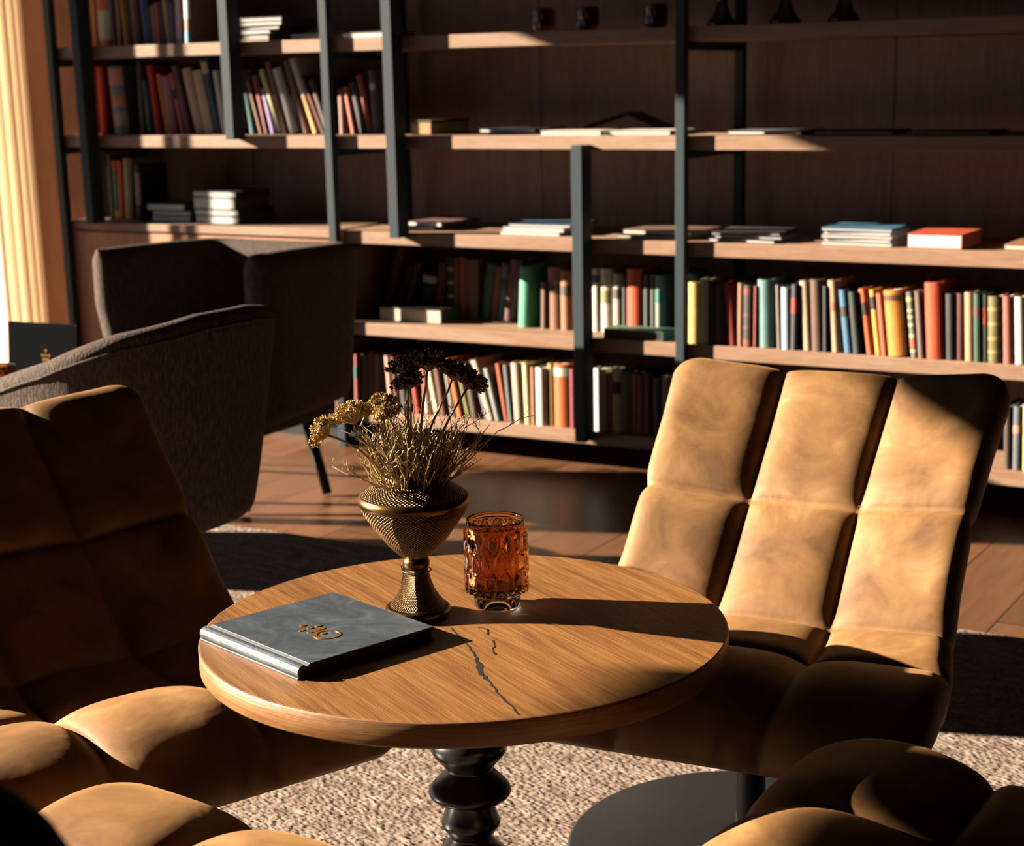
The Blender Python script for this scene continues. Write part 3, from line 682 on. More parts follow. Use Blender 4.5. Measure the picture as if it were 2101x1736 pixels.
# ---------------------------------------------------------------- glasses and vases
def facet_glass(root, rad, h, foot, mat_body, mat_foot, cols=14, rows=4, n=140, depth=.0048):
    """thick tumbler with raised pointed ovals round the body, on a clear foot"""
    zs = [foot + (h - foot) * i / 48 for i in range(49)]
    V = []; F = []
    def ring(r, z, wave):
        for j in range(n):
            a = 2 * math.pi * j / n; rr = r
            if wave: rr += wave(a, z)
            V.append((rr * math.cos(a), rr * math.sin(a), z))
    body = h - foot
    def wv(a, z):
        u = (z - foot) / body; best = 0
        for rw in range(-1, rows + 1):
            v = u * rows * .86 - rw - .1
            if v < -.08 or v > 1.18: continue
            c = (a / (2 * math.pi) * cols + .5 * (rw % 2)) % 1 - .5
            half = .5 * math.sin(math.pi * min(1, max(0, (v + .08) / 1.26))) ** .8
            if half > .02 and abs(c) < half: best = max(best, depth * (1 - (c / half) ** 2) ** .5)
        return best if u < .90 else 0
    prof = [(rad * .30, foot)] + [(rad * .80, foot), (rad * .93, foot + .004)]
    for (r, z) in prof: ring(r, z, None)
    for z in zs[2:]: ring(rad * .955, z, wv)
    ring(rad * .94, h + .0015, None); ring(rad * .90, h, None)
    for i in range(12): ring(rad * .885, h - (h - foot - .012) * (i + 1) / 12, None)
    ring(rad * .6, foot + .010, None); ring(rad * .25, foot + .010, None)
    k = len(V) // n
    for i in range(k - 1):
        for j in range(n):
            F.append((i * n + j, i * n + (j + 1) % n, (i + 1) * n + (j + 1) % n, (i + 1) * n + j))
    F.append(tuple(range(n))[::-1]); F.append(tuple((k - 1) * n + j for j in range(n)))
    add_mesh('glass_body', V, F, mat_body, root, True)
    lathe('glass_foot', [(0, 0), (rad * .70, 0), (rad * .76, .003), (rad * .77, foot - .004), (rad * .74, foot - .0004), (0, foot - .0004)], mat_foot, root, 64)
def glass_mat(name, col, rough=.02, ior=1.45):
    if name != 'clear_glass': col = tuple(c / ALB for c in col[:3]) + (1,)
    m = mat(name, col, rough); b = m.node_tree.nodes['Principled BSDF']
    b.inputs['Transmission Weight'].default_value = 1; b.inputs['IOR'].default_value = ior
    return m
M_amber = glass_mat('amber_glass', lin('#cc9060')); M_clear = glass_mat('clear_glass', (.9, .87, .84, 1))
M_amberd = glass_mat('dark_amber_glass', lin('#8a4824'))

g0 = thing('glass_tumbler', 'amber faceted glass tumbler standing beside the bronze urn on the round table', 'glass', (-1.246, 2.044, .5004))
facet_glass(g0, .0452, .132, .021, M_amber, M_clear)
sg = thing('tealight_glass', 'amber tealight glass leftmost of the three on the highest shelf', 'glass', (-2.781, 4.94, Z1 + .0004), 0, 'amber tealight glasses')
facet_glass(sg, .037, .074, .010, M_amberd, M_amberd, 12, 3, 72, .003)
for xx, lab in ((-2.620, 'amber tealight glass in the middle of the three on the highest shelf'), (-2.379, 'amber tealight glass rightmost of the three, nearest the ladder frame')):
    c = copy_tree(sg); c.location = (xx, 4.94, Z1 + .0004); c['label'] = lab

def mat_bronze(name, scales):
    m = mat(name, lin('#7c5c34'), .36, 1.0); g = N(m)
    if scales:
        tc = g.n('ShaderNodeTexCoord'); sp = g.n('ShaderNodeSeparateXYZ'); g.l(tc.outputs['UV'], sp.inputs[0])
        u = g.math('MULTIPLY', sp.outputs[0], 2 * math.pi * 34); v = g.math('MULTIPLY', sp.outputs[1], scales)
        a = g.math('ABSOLUTE', g.math('SINE', g.math('ADD', u, v))); b = g.math('ABSOLUTE', g.math('SINE', g.math('SUBTRACT', u, v)))
        h = g.math('POWER', g.math('MULTIPLY', a, b), .5)
        g.bump(h, .9, .004)
        g.base(g.ramp(h, [(.15, lin('#241a12')), (.55, lin('#785a3c')), (.95, lin('#a8845a'))]))
    else:
        n = g.noise(g.coord('Object'), 30, 4); g.base(g.ramp(n, [(.3, lin('#785634')), (.7, lin('#a88450'))])); g.rough(g.math('MULTIPLY_ADD', n, .2, .2))
    return m
M_bronze = mat_bronze('plain_bronze', 0); M_scale = mat_bronze('scaled_bronze', 620)
def urn(root, s=1.0):
    f = lambda L: [(r * s, z * s) for r, z in L]
    lathe('foot', f([(0, 0), (.045, 0), (.0475, .004), (.0475, .013), (.044, .016), (.040, .0165)]), M_bronze, root)
    lathe('stem', f([(.0405, .0165), (.038, .021), (.031, .030), (.025, .041), (.0205, .054), (.0175, .066), (.0165, .072)]), M_scale, root)
    lathe('stem_ring', f([(.0165, .0715), (.0185, .073), (.0195, .0775), (.0195, .082), (.018, .086), (.0165, .0875)]), M_bronze, root)
    lathe('bowl', f([(.0165, .0875), (.0275, .0955), (.038, .106), (.048, .119), (.059, .134), (.068, .147), (.0745, .157), (.0785, .167)]), M_scale, root)
    lathe('shoulder_band', f([(.0785, .167), (.0805, .170), (.081, .174), (.080, .179), (.077, .182)]), M_bronze, root)
    lathe('shoulder', f([(.077, .182), (.070, .1875), (.060, .1935), (.051, .198), (.046, .2005)]), M_scale, root)
    lathe('neck', f([(.046, .2005), (.0445, .206), (.0450, .211), (.0435, .2125), (.041, .210), (.040, .203), (.046, .195), (.060, .183), (.072, .168), (.060, .140), (.035, .110), (0, .100)]), M_bronze, root)
v0 = thing('bronze_urn', 'bronze urn with scale pattern holding dried flowers on the round table', 'vase', (-1.327, 1.954, .5004), R(20))
urn(v0)
st_ = thing('cord_tassel', 'dark cord tassel hanging at the back of the bronze urn stem', 'tassel', (-1.327, 1.954, .5004))
V = []; F = []
for j in range(10):
    b = random.uniform(-.004, .004)
    tube(V, F, [(-.0235, .004 + b, .076), (-.0250 + b, .006 + b, .070), (-.0255 + b * 1.3, .006 - b, .055), (-.023 + b * 1.5, .005 + b, .038 + random.uniform(0, .012))], .0007, 5)
tube(V, F, [(.0210 * math.cos(a), .0210 * math.sin(a), .0685) for a in np.linspace(0, 2 * math.pi, 20)], .0011, 5)
add_mesh('cord', V, F, M_dark, st_, True)
for i, (xx, lab) in enumerate(((-2.150, 'bronze urn on the highest shelf right beside the ladder frame'), (-1.945, 'bronze urn on the highest shelf, middle of the three'), (-1.76, 'bronze urn on the highest shelf, furthest right of the three'))):
    c = copy_tree(v0); c.location = (xx, 4.93, Z1 + .0004); c['label'] = lab; c['group'] = 'bronze urns on the highest shelf'

# dried flowers
M_stem = mat('dried_stem', lin('#c0a070'), .32, .1, .8); M_head = mat('dried_gold_head', lin('#d8b068'), .34, .15, .8)
M_headd = mat('dried_dark_head', lin('#96745a'), .34, .1, .8); M_moss = mat('dried_moss', lin('#b8b44c'), .4, .0, .6)
UX, UY = -1.327, 1.954
def umbel(label, top, size, mh, axis, seed):
    rd = random.Random(seed)
    t = thing('dried_flower', label, 'flower', (UX, UY, .5004 + .19), 0, 'dried flower heads in the urn')
    p1 = Vector(top) - t.location; a0 = rd.uniform(0, 6.28); base = Vector((.022 * math.cos(a0), .022 * math.sin(a0), -.05))
    V = []; F = []; pts = []
    side = Vector((rd.uniform(-.012, .012), rd.uniform(-.012, .012), 0))
    ax = Vector(axis).normalized(); ctrl = Vector((p1.x * .30, p1.y * .30, .055))
    for i in range(15):
        s = i / 14; q = base * (1 - s) ** 2 + ctrl * 2 * s * (1 - s) + p1 * s * s
        pts.append(q + side * math.sin(s * 3.1) + Vector((rd.uniform(-.0012, .0012), rd.uniform(-.0012, .0012), 0)))
    tube(V, F, pts, [.0024 - .0008 * i / 14 for i in range(15)], 6)
    add_mesh('stem', V, F, M_stem, t, True)
    V = []; F = []
    e1 = ax.orthogonal().normalized(); e2 = ax.cross(e1)
    for k in range(115):
        ph = rd.uniform(0, 6.28); tilt = math.sqrt(rd.random()) * 1.05
        d = (ax * math.cos(tilt) + (e1 * math.cos(ph) + e2 * math.sin(ph)) * math.sin(tilt) * 1.25).normalized()
        ln = size * rd.uniform(.62, 1.0); tip = p1 + d * ln
        tube(V, F, [p1, p1 + d * ln * .5 + ax * size * .05, tip], [.0010, .0008, .0008], 4)
        for q in range(6):
            dd = (d + Vector((rd.uniform(-.7, .7), rd.uniform(-.7, .7), rd.uniform(-.5, .7)))).normalized()
            l2 = size * rd.uniform(.14, .26)
            tube(V, F, [tip, tip + dd * l2 * .6, tip + dd * l2], [.0008, .0016, .0008], 4)
    add_mesh('flower_head', V, F, mh, t, False)
UM = [('golden dried flower head drooping furthest left over the urn rim', (-1.424, 1.890, .772), .026, M_head, (-.75, -.2, .35)),
      ('golden dried flower head second from the left above the urn', (-1.396, 1.915, .786), .030, M_head, (-.5, .1, .8)),
      ('golden brown dried flower head third from the left, just below the dark ones', (-1.365, 1.94, .798), .028, M_head, (-.25, -.2, .9)),
      ('small golden dried flower head below the dark cluster at the left', (-1.338, 1.915, .798), .022, M_head, (-.1, -.3, .9)),
      ('brown dried flower head behind the golden ones in the urn', (-1.375, 1.96, .790), .026, M_head, (-.3, .3, .8)),
      ('dark dried flower head at the left of the tall cluster', (-1.330, 1.957, .852), .030, M_headd, (-.25, .05, 1)),
      ('dark dried flower head at the top of the tall cluster', (-1.303, 1.965, .860), .030, M_headd, (.05, .1, 1)),
      ('dark dried flower head low in the front of the tall cluster', (-1.316, 1.940, .838), .025, M_headd, (-.1, -.4, 1)),
      ('dark dried flower head right of centre in the tall cluster', (-1.275, 1.985, .846), .027, M_headd, (.25, .1, 1)),
      ('dark dried flower head furthest right in the tall cluster', (-1.257, 1.996, .834), .026, M_headd, (.5, .1, .8))]
for i, a in enumerate(UM): umbel(a[0], a[1], a[2], a[3], a[4], 40 + i)
# the tangle of fine twigs and moss nobody could count
tw = thing('dried_twigs', 'tangle of fine golden brown dried twigs and moss filling the bronze urn', 'twigs', (UX, UY, .69)); tw['kind'] = 'stuff'
def twig(V, F, rd, p, d, ln, r, lev):
    n_ = 6; pts = [p]; q = p.copy(); dd = d.copy()
    for i in range(n_):
        dd = (dd + Vector((rd.uniform(-.28, .28), rd.uniform(-.28, .28), rd.uniform(-.16, .2)))).normalized(); q = q + dd * ln / n_; pts.append(q.copy())
        if lev and i > 0 and rd.random() < .75:
            twig(V, F, rd, q, (dd + Vector((rd.uniform(-.9, .9), rd.uniform(-.9, .9), rd.uniform(-.1, .7)))).normalized(), ln * rd.uniform(.25, .45), r * .65, lev - 1)
    tube(V, F, pts, [r * (1 - .6 * i / n_) for i in range(n_ + 1)], 4)
V = []; F = []; rd = random.Random(11)
for k in range(170):
    a = rd.uniform(0, 6.28); rr = .033 * math.sqrt(rd.random()); p = Vector((rr * math.cos(a), rr * math.sin(a), -.02))
    sp = Vector((rr * math.cos(a) * 13 + rd.uniform(-.3, .3), rr * math.sin(a) * 13 + rd.uniform(-.3, .3), 1.1)).normalized()
    twig(V, F, rd, p, sp, rd.uniform(.06, .115), .0015, 2 if k % 3 else 1)
for k in range(5):   # the long sprays at the right
    a = R(28) + rd.uniform(-.5, .5); p = Vector((.02, .01, -.01))
    twig(V, F, rd, p, Vector((math.cos(a) * .62, math.sin(a) * .62, .75 + rd.uniform(-.3, .3))).normalized(), rd.uniform(.10, .15), .0013, 2)
add_mesh('twigs', V, F, M_stem, tw, False)['kind'] = 'stuff'
V = []; F = []
for k in range(260):
    a = rd.uniform(0, 6.28); rr = .034 * math.sqrt(rd.random()); p = Vector((rr * math.cos(a), rr * math.sin(a), -.01))
    d = Vector((rr * math.cos(a) * 10 + rd.uniform(-.4, .4), rr * math.sin(a) * 10 + rd.uniform(-.4, .4), 1)).normalized()
    l = rd.uniform(.02, .085); tube(V, F, [p, p + d * l * .6, p + d * l + Vector((rd.uniform(-.008, .008), rd.uniform(-.008, .008), 0))], [.0013, .0018, .0006], 4)
add_mesh('moss', V, F, M_moss, tw, False)['kind'] = 'stuff'

# ================================================================ ROUND TABLE
TX, TY, TR = -1.2402, 1.944, .375
def mat_table(side=False):
    m = mat('table_oak_side' if side else 'table_oak', lin('#a8713c'), .42, 0, .45); g = N(m)
    if side: v = g.coord('Object', (3, 3, 30))
    else: v = g.coord('Object', (1.3, 16, 16), (0, 0, R(29)))
    n1 = g.noise(v, 2.5, 6, .6, 1.4)
    v2 = g.coord('Object', (3, 3, 120) if side else (5, 130, 5), (0, 0, 0) if side else (0, 0, R(29))); n2 = g.noise(v2, 2.2, 5, .7, .4)
    c = g.ramp(n1, [(.28, lin('#80522a')), (.5, lin('#9a6a3a')), (.74, lin('#ae7e4a'))])
    k = g.ramp(n2, [(.36, (.50, .44, .40, 1)), (.52, (1, 1, 1, 1)), (.70, (1.35, 1.3, 1.25, 1))])  # grain tone; the lightest stop also paints sheen streaks into the colour
    vk = g.coord('Object', (9, 14, 1), (0, 0, R(29))); vo = g.n('ShaderNodeTexVoronoi'); vo.inputs['Scale'].default_value = .55; g.l(vk, vo.inputs['Vector'])
    kn = g.ramp(vo.outputs['Distance'], [(.02, (.35, .28, .24, 1)), (.12, (1, 1, 1, 1))])
    g.base(g.mix(.8 if not side else .1, g.mix(.6, c, k, 'MULTIPLY'), kn, 'MULTIPLY'))
    g.bump(n2, .45, .0022); g.rough(g.math('MULTIPLY_ADD', n2, .25, .30))
    return m
tb = thing('round_table', 'round oak pedestal table with cracked top between the cognac chairs', 'table', (TX, TY, 0))
prof = [(0, .5), (TR - .003, .5), (TR - .0008, .4992), (TR, .4975), (TR, .468), (TR - .003, .4645), (0, .4645)]
top = lathe('tabletop', [(0, .5)] + [(TR * i / 10, .5) for i in range(1, 10)] + prof[1:], mat_table(), tb, 128)
top.data.materials.append(mat_table(True))
for p in top.data.polygons:
    c = p.center
    if abs(p.normal.z) < .7: p.material_index = 1
    if abs(p.normal.z) > .9: p.use_smooth = False
col = [(0, .4640), (.11, .4640), (.11, .455), (.03, .448)]
z = .448
prof_c = [(.030, .448), (.030, .42), (.046, .392), (.050, .382), (.046, .374), (.028, .352), (.048, .335), (.0555, .326), (.0555, .312), (.052, .305), (.0335, .284), (.0335, .281),
          (.054, .259), (.0600, .251), (.0605, .246), (.057, .240), (.034, .231), (.0335, .227), (.041, .207), (.0435, .199), (.0425, .193), (.031, .177), (.030, .174),
          (.047, .155), (.053, .148), (.053, .142), (.030, .124), (.030, .115), (.044, .098), (.044, .09), (.032, .075), (.032, .04)]
lathe('pedestal', prof_c, mat('black_turned_wood', lin('#14161a'), .28, 0, .6), tb, 64)
lathe('mounting_plate', [(0, .4640), (.105, .4640), (.105, .456), (.03, .448), (0, .448)], M_dark, tb, 48)
lathe('foot_plate', [(0, .040), (.033, .040), (.05, .030), (.165, .026), (.17, .022), (.17, .0145), (0, .0145)], M_dark, tb, 64)
# open cracks in the top: shallow dark splits with a ragged outline
M_crack = mat('crack_filler', lin('#1c130d'), .8)
def crack(pts, ws):
    V = []; n_ = len(pts); L_ = []; R_ = []
    for i, (px, py) in enumerate(pts):
        a = Vector(pts[max(0, i - 1)]); b = Vector(pts[min(n_ - 1, i + 1)]); d = (b - a).normalized(); nn = Vector((-d.y, d.x))
        L_.append(Vector((px, py)) + nn * ws[i] * random.uniform(.5, 1.2)); R_.append(Vector((px, py)) - nn * ws[i] * random.uniform(.5, 1.2))
    for q in L_ + R_: V.append((q.x - TX, q.y - TY, .5004))
    for q in L_ + R_: V.append((q.x - TX, q.y - TY, .497))
    F = []
    m2 = 2 * n_
    for i in range(n_ - 1):
        F.append((i, n_ + i, n_ + i + 1, i + 1)); F.append((i, i + 1, m2 + i + 1, m2 + i)); F.append((n_ + i, m2 + n_ + i, m2 + n_ + i + 1, n_ + i + 1))
    F.append((0, m2, m2 + n_, n_)); F.append((n_ - 1, m2 - 1, m2 + m2 - 1, m2 + n_ - 1))
    add_mesh('crack', V, F, M_crack, tb)
def dense(pts, k, j):
    o = []
    for a, b in zip(pts[:-1], pts[1:]):
        for i in range(k): o.append((a[0] + (b[0] - a[0]) * i / k + random.uniform(-j, j), a[1] + (b[1] - a[1]) * i / k + random.uniform(-j, j)))
    return o + [pts[-1]]
c1 = dense([(-1.252, 1.925), (-1.241, 1.915), (-1.181, 1.863), (-1.150, 1.828), (-1.110, 1.779), (-1.060, 1.733), (-.994, 1.676)], 8, .0016)
crack(c1, [.0011 + .0032 * math.exp(-((i - 29) / 5.0) ** 2) + .0006 * random.random() for i in range(len(c1))])
c2 = dense([(-1.22, 1.945), (-1.201, 1.942), (-1.190, 1.922)], 6, .001); crack(c2, [.0012] * len(c2))
c3 = dense([(-1.170, 1.905), (-1.162, 1.896), (-1.150, 1.872), (-1.142, 1.86), (-1.136, 1.856)], 5, .0016); crack(c3, [.0014] * len(c3))

# menu book lying on the table
M_slate = mat('slate_cover', lin('#3e464c'), .5, 0, .4); _g = N(M_slate)
_n = _g.noise(_g.coord('Object'), 14, 6, .65, 1.5); _g.base(_g.ramp(_n, [(.35, lin('#333d48')), (.55, lin('#485462')), (.7, lin('#5c6a78'))]))
_g.bump(_g.noise(_g.coord('Object'), 160, 4), .25, .001)
M_gold = mat('copper_foil', lin('#f0a858'), .3, .8)
def logo(parent, cx, cy, s, z, flip, m):
    """copper emblem: open ring with a dot inside and a triangle of dots rising from it; U is the 'up' axis of the emblem"""
    V = []; F = []; n_ = 40
    turn = lambda q: (cx - (q[1] - cy), cy + (q[0] - cx), q[2])
    for i in range(n_):
        a = 2 * math.pi * i / n_; w2 = .20 - .07 * math.cos(a + .6)
        for rr, zz in ((1.0, 0), (1.0 - w2, 0), (1.0 - w2, 1), (1.0, 1)): V.append((cx + s * rr * math.cos(a), cy + s * rr * math.sin(a), z + zz * .0007))
    for i in range(n_):
        j = (i + 1) % n_
        for k in range(4): F.append((i * 4 + k, i * 4 + (k + 1) % 4, j * 4 + (k + 1) % 4, j * 4 + k))
    if flip: V = [turn(q) for q in V]
    add_mesh('emblem_ring', V, F, m, parent)
    for (dx, dy) in ((0, .40), (-.5, 1.36), (.05, 1.36), (.55, 1.36), (-.72, 2.1), (0, 2.1), (.75, 2.1), (0, 2.95)):
        V = []; F = []
        for zz in (0, .0008):
            for i in range(14): V.append((cx + s * (dx + .23 * math.cos(i * math.pi / 7)), cy + s * (dy + .23 * math.sin(i * math.pi / 7)), z + zz))
        if flip: V = [turn(q) for q in V]
        for i in range(14): F.append((i, (i + 1) % 14, 14 + (i + 1) % 14, 14 + i))
        F.append(tuple(range(14))[::-1]); F.append(tuple(range(14, 28)))
        add_mesh('emblem_dot', V, F, m, parent)
M_pshade = mat('shaded_page_edges', lin('#3a2c22'), .7)  # brown tone paints the shade between the covers onto the pages
def menu_book(root, w_, d_, t_, m, pg=None):
    """spine along local x at y=0, fore-edge at y=d_, lying in the xy plane"""
    bt = .0026; pg = pg or M_pshade
    bm = bmesh.new(); bx(bm, 0, w_, .020, d_, t_ - bt, t_, .0008); bx(bm, 0, w_, .0, d_, 0, bt, .0008)
    cv = bm_obj('cover', bm, m, root)
    V = []; F = []; sec = []
    for i in range(9):
        a = math.pi * (1.5 - i / 8); sec.append((.010 + .010 * math.cos(a), t_ / 2 + (t_ / 2) * math.sin(a)))
    sec = [(.010, 0)] + sec[1:-1] + [(.010, t_), (.0155, t_ - .0035), (.020, t_ - .0004), (.020, t_ - bt), (.012, t_ - bt - .003), (.006, t_ / 2), (.010, bt)]
    n_ = len(sec)
    for xx in (0, w_):
        for (yy, zz) in sec: V.append((xx, yy, zz))
    for i in range(n_): F.append((i, n_ + i, n_ + (i + 1) % n_, (i + 1) % n_))
    F.append(tuple(range(n_))); F.append(tuple(range(n_, 2 * n_))[::-1])
    add_mesh('spine', V, F, m, root)
    box('pages', .003, w_ - .003, .010, d_ - .003, bt + .0003, t_ - bt - .0003, pg, root)
    return cv
mb = thing('menu_book', 'slate grey hardcover menu with copper emblem lying on the round table', 'book', (-1.540, 1.722, .5004), math.atan2(-.068, .217))
mbc = menu_book(mb, .236, .232, .0185, M_slate)
logo(mbc, .1565, .106, .0195, .0186, 1, M_gold)

# ================================================================ COGNAC LOUNGE CHAIRS
def smooth_curve(P, n):
    P = np.array(P, float); t = np.concatenate([[0], np.cumsum(np.hypot(*np.diff(P, axis=0).T))])
    m_ = len(P); A = np.zeros((m_, m_)); B = np.zeros((m_, 2)); h = np.diff(t)
    A[0, 0] = A[-1, -1] = 1
    for i in range(1, m_ - 1):
        A[i, i-1] = h[i-1]; A[i, i] = 2 * (h[i-1] + h[i]); A[i, i+1] = h[i]
        B[i] = 6 * ((P[i+1] - P[i]) / h[i] - (P[i] - P[i-1]) / h[i-1])
    Mm = np.linalg.solve(A, B); s = np.linspace(0, t[-1], n); out = []
    for q in s:
        i = min(np.searchsorted(t, q, 'right') - 1, m_ - 2); a = t[i+1] - q; b = q - t[i]; hi = h[i]
        out.append(Mm[i] * a**3 / (6*hi) + Mm[i+1] * b**3 / (6*hi) + (P[i]/hi - Mm[i]*hi/6) * a + (P[i+1]/hi - Mm[i+1]*hi/6) * b)
    return np.array(out), s, t
PROF = [(-.560, .702), (-.445, .602), (-.33, .505), (-.235, .415), (-.146, .346), (-.070, .330), (.010, .334), (.10, .350), (.18, .346), (.240, .316), (.268, .270)]
WID = [.625, .60, .585, .585, .60, .63, .66, .685, .695, .69, .67]
SEAMS = [0, 2, 4, 6, 10]
def velvet_shell(m):
    nv, nu = 190, 126
    Pc, S, T = smooth_curve(PROF, nv); Lh = S[-1]
    seam = [np.interp(q, range(len(T)), T) for q in SEAMS]
    d = np.gradient(Pc, S, axis=0); d /= np.linalg.norm(d, axis=1)[:, None]
    nor = np.stack([-d[:, 1], d[:, 0]], 1)            # (f, z) normal, pointing to the sitter
    front = []; back = []
    b_ = Lh / 2; rc = .060
    for i in range(nv):
        # cell across the profile
        s = S[i]; k = min(3, max(0, np.searchsorted(seam, s, 'right') - 1)); bb = 2 * (s - seam[k]) / (seam[k+1] - seam[k]) - 1
        if (k == 0 and bb < 0) or (k == 3 and bb > 0): bb *= .55
        dse = min(abs(s - seam[q]) for q in (1, 2, 3)); a_ = np.interp(s, T, WID) / 2
        for j in range(nu):
            u = -1 + 2 * j / (nu - 1); x = u * a_; y = s - b_
            # rounded corners
            qx = (abs(x) - (a_ - rc)) / rc; qy = (abs(y) - (b_ - rc)) / rc
            if qx > 0 and qy > 0:
                nx = qx * math.sqrt(1 - qy * qy / 2); ny = qy * math.sqrt(1 - qx * qx / 2)
                edge = rc * (1 - math.hypot(nx, ny)); x = math.copysign(a_ - rc + nx * rc, x); y = math.copysign(b_ - rc + ny * rc, y)
            else: edge = min(a_ - abs(x), b_ - abs(y))
            uu = u * 1.5; c = int(min(2, max(0, math.floor(uu + 1.5)))); aa = 2 * (uu + 1.5 - c) - 1
            if (c == 0 and aa < 0) or (c == 2 and aa > 0): aa *= .55
            e = max(0., min(1., edge / .05)); fac = max(0, 1 - (1 - e) ** 2.6) ** (1 / 2.6)
            bul = (max(0, 1 - abs(aa) ** 3.0) ** .55) * (max(0, 1 - abs(bb) ** 5.5) ** .5)
            dsc = min(abs(u - q) for q in (-1/3, 1/3)) * a_
            pull = 1 - .022 * math.exp(-(dse / .016) ** 2) * max(0, abs(u) - .6) / .4
            x *= pull
            ss = y + b_; P = np.array([np.interp(ss, S, Pc[:, 0]), np.interp(ss, S, Pc[:, 1])]); n2 = np.array([np.interp(ss, S, nor[:, 0]), np.interp(ss, S, nor[:, 1])])
            cup = .028 * (abs(u) ** 2.2) * np.interp(s, [seam[1], seam[2], seam[3]], [1, .45, .05])
            fo = (.010 + .030 * bul) * fac; bo = np.interp(s, [seam[2], seam[3], Lh * .95], [.066, .062, .030]) * fac
            pm = P + n2 * cup
            pf = pm + n2 * fo; pb = pm - n2 * bo
            front.append((x, pf[0], pf[1])); back.append((x, pb[0], pb[1]))
    V = front + back; F = []; o = nv * nu
    for i in range(nv - 1):
        for j in range(nu - 1):
            q = i * nu + j
            F.append((q, q + 1, q + nu + 1, q + nu)); F.append((o + q, o + q + nu, o + q + nu + 1, o + q + 1))
    me = add_mesh('quilted_shell', V, F, m, None, True)
    bm = bmesh.new(); bm.from_mesh(me.data); bmesh.ops.remove_doubles(bm, verts=bm.verts[:], dist=2e-4)
    bmesh.ops.recalc_face_normals(bm, faces=bm.faces[:]); bm.to_mesh(me.data); bm.free()
    me.data.polygons.foreach_set('use_smooth', [True] * len(me.data.polygons))
    return me
CH = 'cognac velvet lounge chairs round the table'
ch0 = thing('lounge_chair', 'sunlit cognac velvet lounge chair facing the room, in front of the book shelves', 'chair', (-.985, 2.362, .0145), R(184.5), CH)
sh_ = velvet_shell(M_velvet); sh_.parent = ch0
lathe('column', [(0, .012), (.024, .012), (.024, .215), (.06, .223), (.06, .242), (0, .242)], M_dark, ch0, 32).location = (0, -.043, 0)
lathe('base_plate', [(0, .011), (.024, .0115), (.296, .010), (.302, .007), (.303, .003), (.300, 0), (0, 0)], M_dark, ch0, 96).location = (0, -.043, 0)
tg = box('fabric_tag', -.0006, .0006, -.016, .016, -.012, .012, mat('grey_tag', lin('#8c8884'), .7), ch0)
tg.location = (.300, -.250, .425); tg.rotation_euler = (R(40), 0, 0)
for (loc, rz, lab) in (((-1.730, 1.745, .0145), -112, 'shaded cognac velvet lounge chair left of the round table'),
                       ((-.500, 1.710, .0145), 88, 'dark cognac velvet lounge chair at the right front corner, tucked beside the table'),
                       ((-1.180, 1.240, .0145), -6, 'cognac velvet lounge chair nearest the camera at the bottom left corner')):
    c = copy_tree(ch0); c.location = loc; c.rotation_euler = (0, 0, R(rz)); c['label'] = lab

# ================================================================ GREY ARMCHAIRS
def u_shell(name, plan, top, zbot, taper, th, m, parent, nz=22):
    """upholstered shell following an open plan path; top(s) gives the rim height for s in 0..1"""
    P = [Vector(p) for p in plan]; n_ = len(P); V = []; F = []
    T = [(P[min(i + 1, n_ - 1)] - P[max(i - 1, 0)]).normalized() for i in range(n_)]
    ctr = Vector((sum(p.x for p in P) / n_, sum(p.y for p in P) / n_))
    sec = []
    k = 28
    for i in range(k):   # rounded rectangle section in (offset, height 0..1)
        pass
    cols = []; arc = [0]
    for i in range(1, n_): arc.append(arc[-1] + (P[i] - P[i-1]).length)
    for i in range(n_):
        s = arc[i] / arc[-1]; nn = Vector((T[i].y, -T[i].x)); zt = top(s); ring = []
        # end rounding
        e = min(1, min(arc[i], arc[-1] - arc[i]) / (th * .5)); ef = math.sqrt(max(0, 1 - (1 - e) ** 2)); half = th / 2 * max(.05, ef)
        hh = zt - zbot; rr = th / 2
        zs = [zbot + rr * (1 - math.cos(a)) * 1 for a in np.linspace(0, math.pi / 2, 5)] + list(np.linspace(zbot + rr, zt - rr, nz))[1:-1] + [zt - rr + rr * math.sin(a) for a in np.linspace(0, math.pi / 2, 6)]
        for side in (1, -1):
            for z_ in (zs if side == 1 else zs[::-1]):
                w2 = half
                if z_ < zbot + rr: w2 *= math.sqrt(max(0, 1 - ((zbot + rr - z_) / rr) ** 2))
                if z_ > zt - rr: w2 *= math.sqrt(max(0, 1 - ((z_ - zt + rr) / rr) ** 2))
                f = taper(max(0, min(1, (z_ - zbot) / .52)))
                c = ctr + (P[i] - ctr) * f
                q = c + nn * side * w2
                ring.append((q.x, q.y, z_))
        cols.append(ring)
    kk = len(cols[0])
    for r_ in cols: V += r_
    for i in range(n_ - 1):
        for j in range(kk): F.append((i * kk + j, i * kk + (j + 1) % kk, (i + 1) * kk + (j + 1) % kk, (i + 1) * kk + j))
    F.append(tuple(range(kk))[::-1]); F.append(tuple((n_ - 1) * kk + j for j in range(kk)))
    o = add_mesh(name, V, F, m, parent, True)
    bm = bmesh.new(); bm.from_mesh(o.data); bmesh.ops.remove_doubles(bm, verts=bm.verts[:], dist=1e-5); bmesh.ops.recalc_face_normals(bm, faces=bm.faces[:]); bm.to_mesh(o.data); bm.free()
    o.data.polygons.foreach_set('use_smooth', [True] * len(o.data.polygons))
    return o
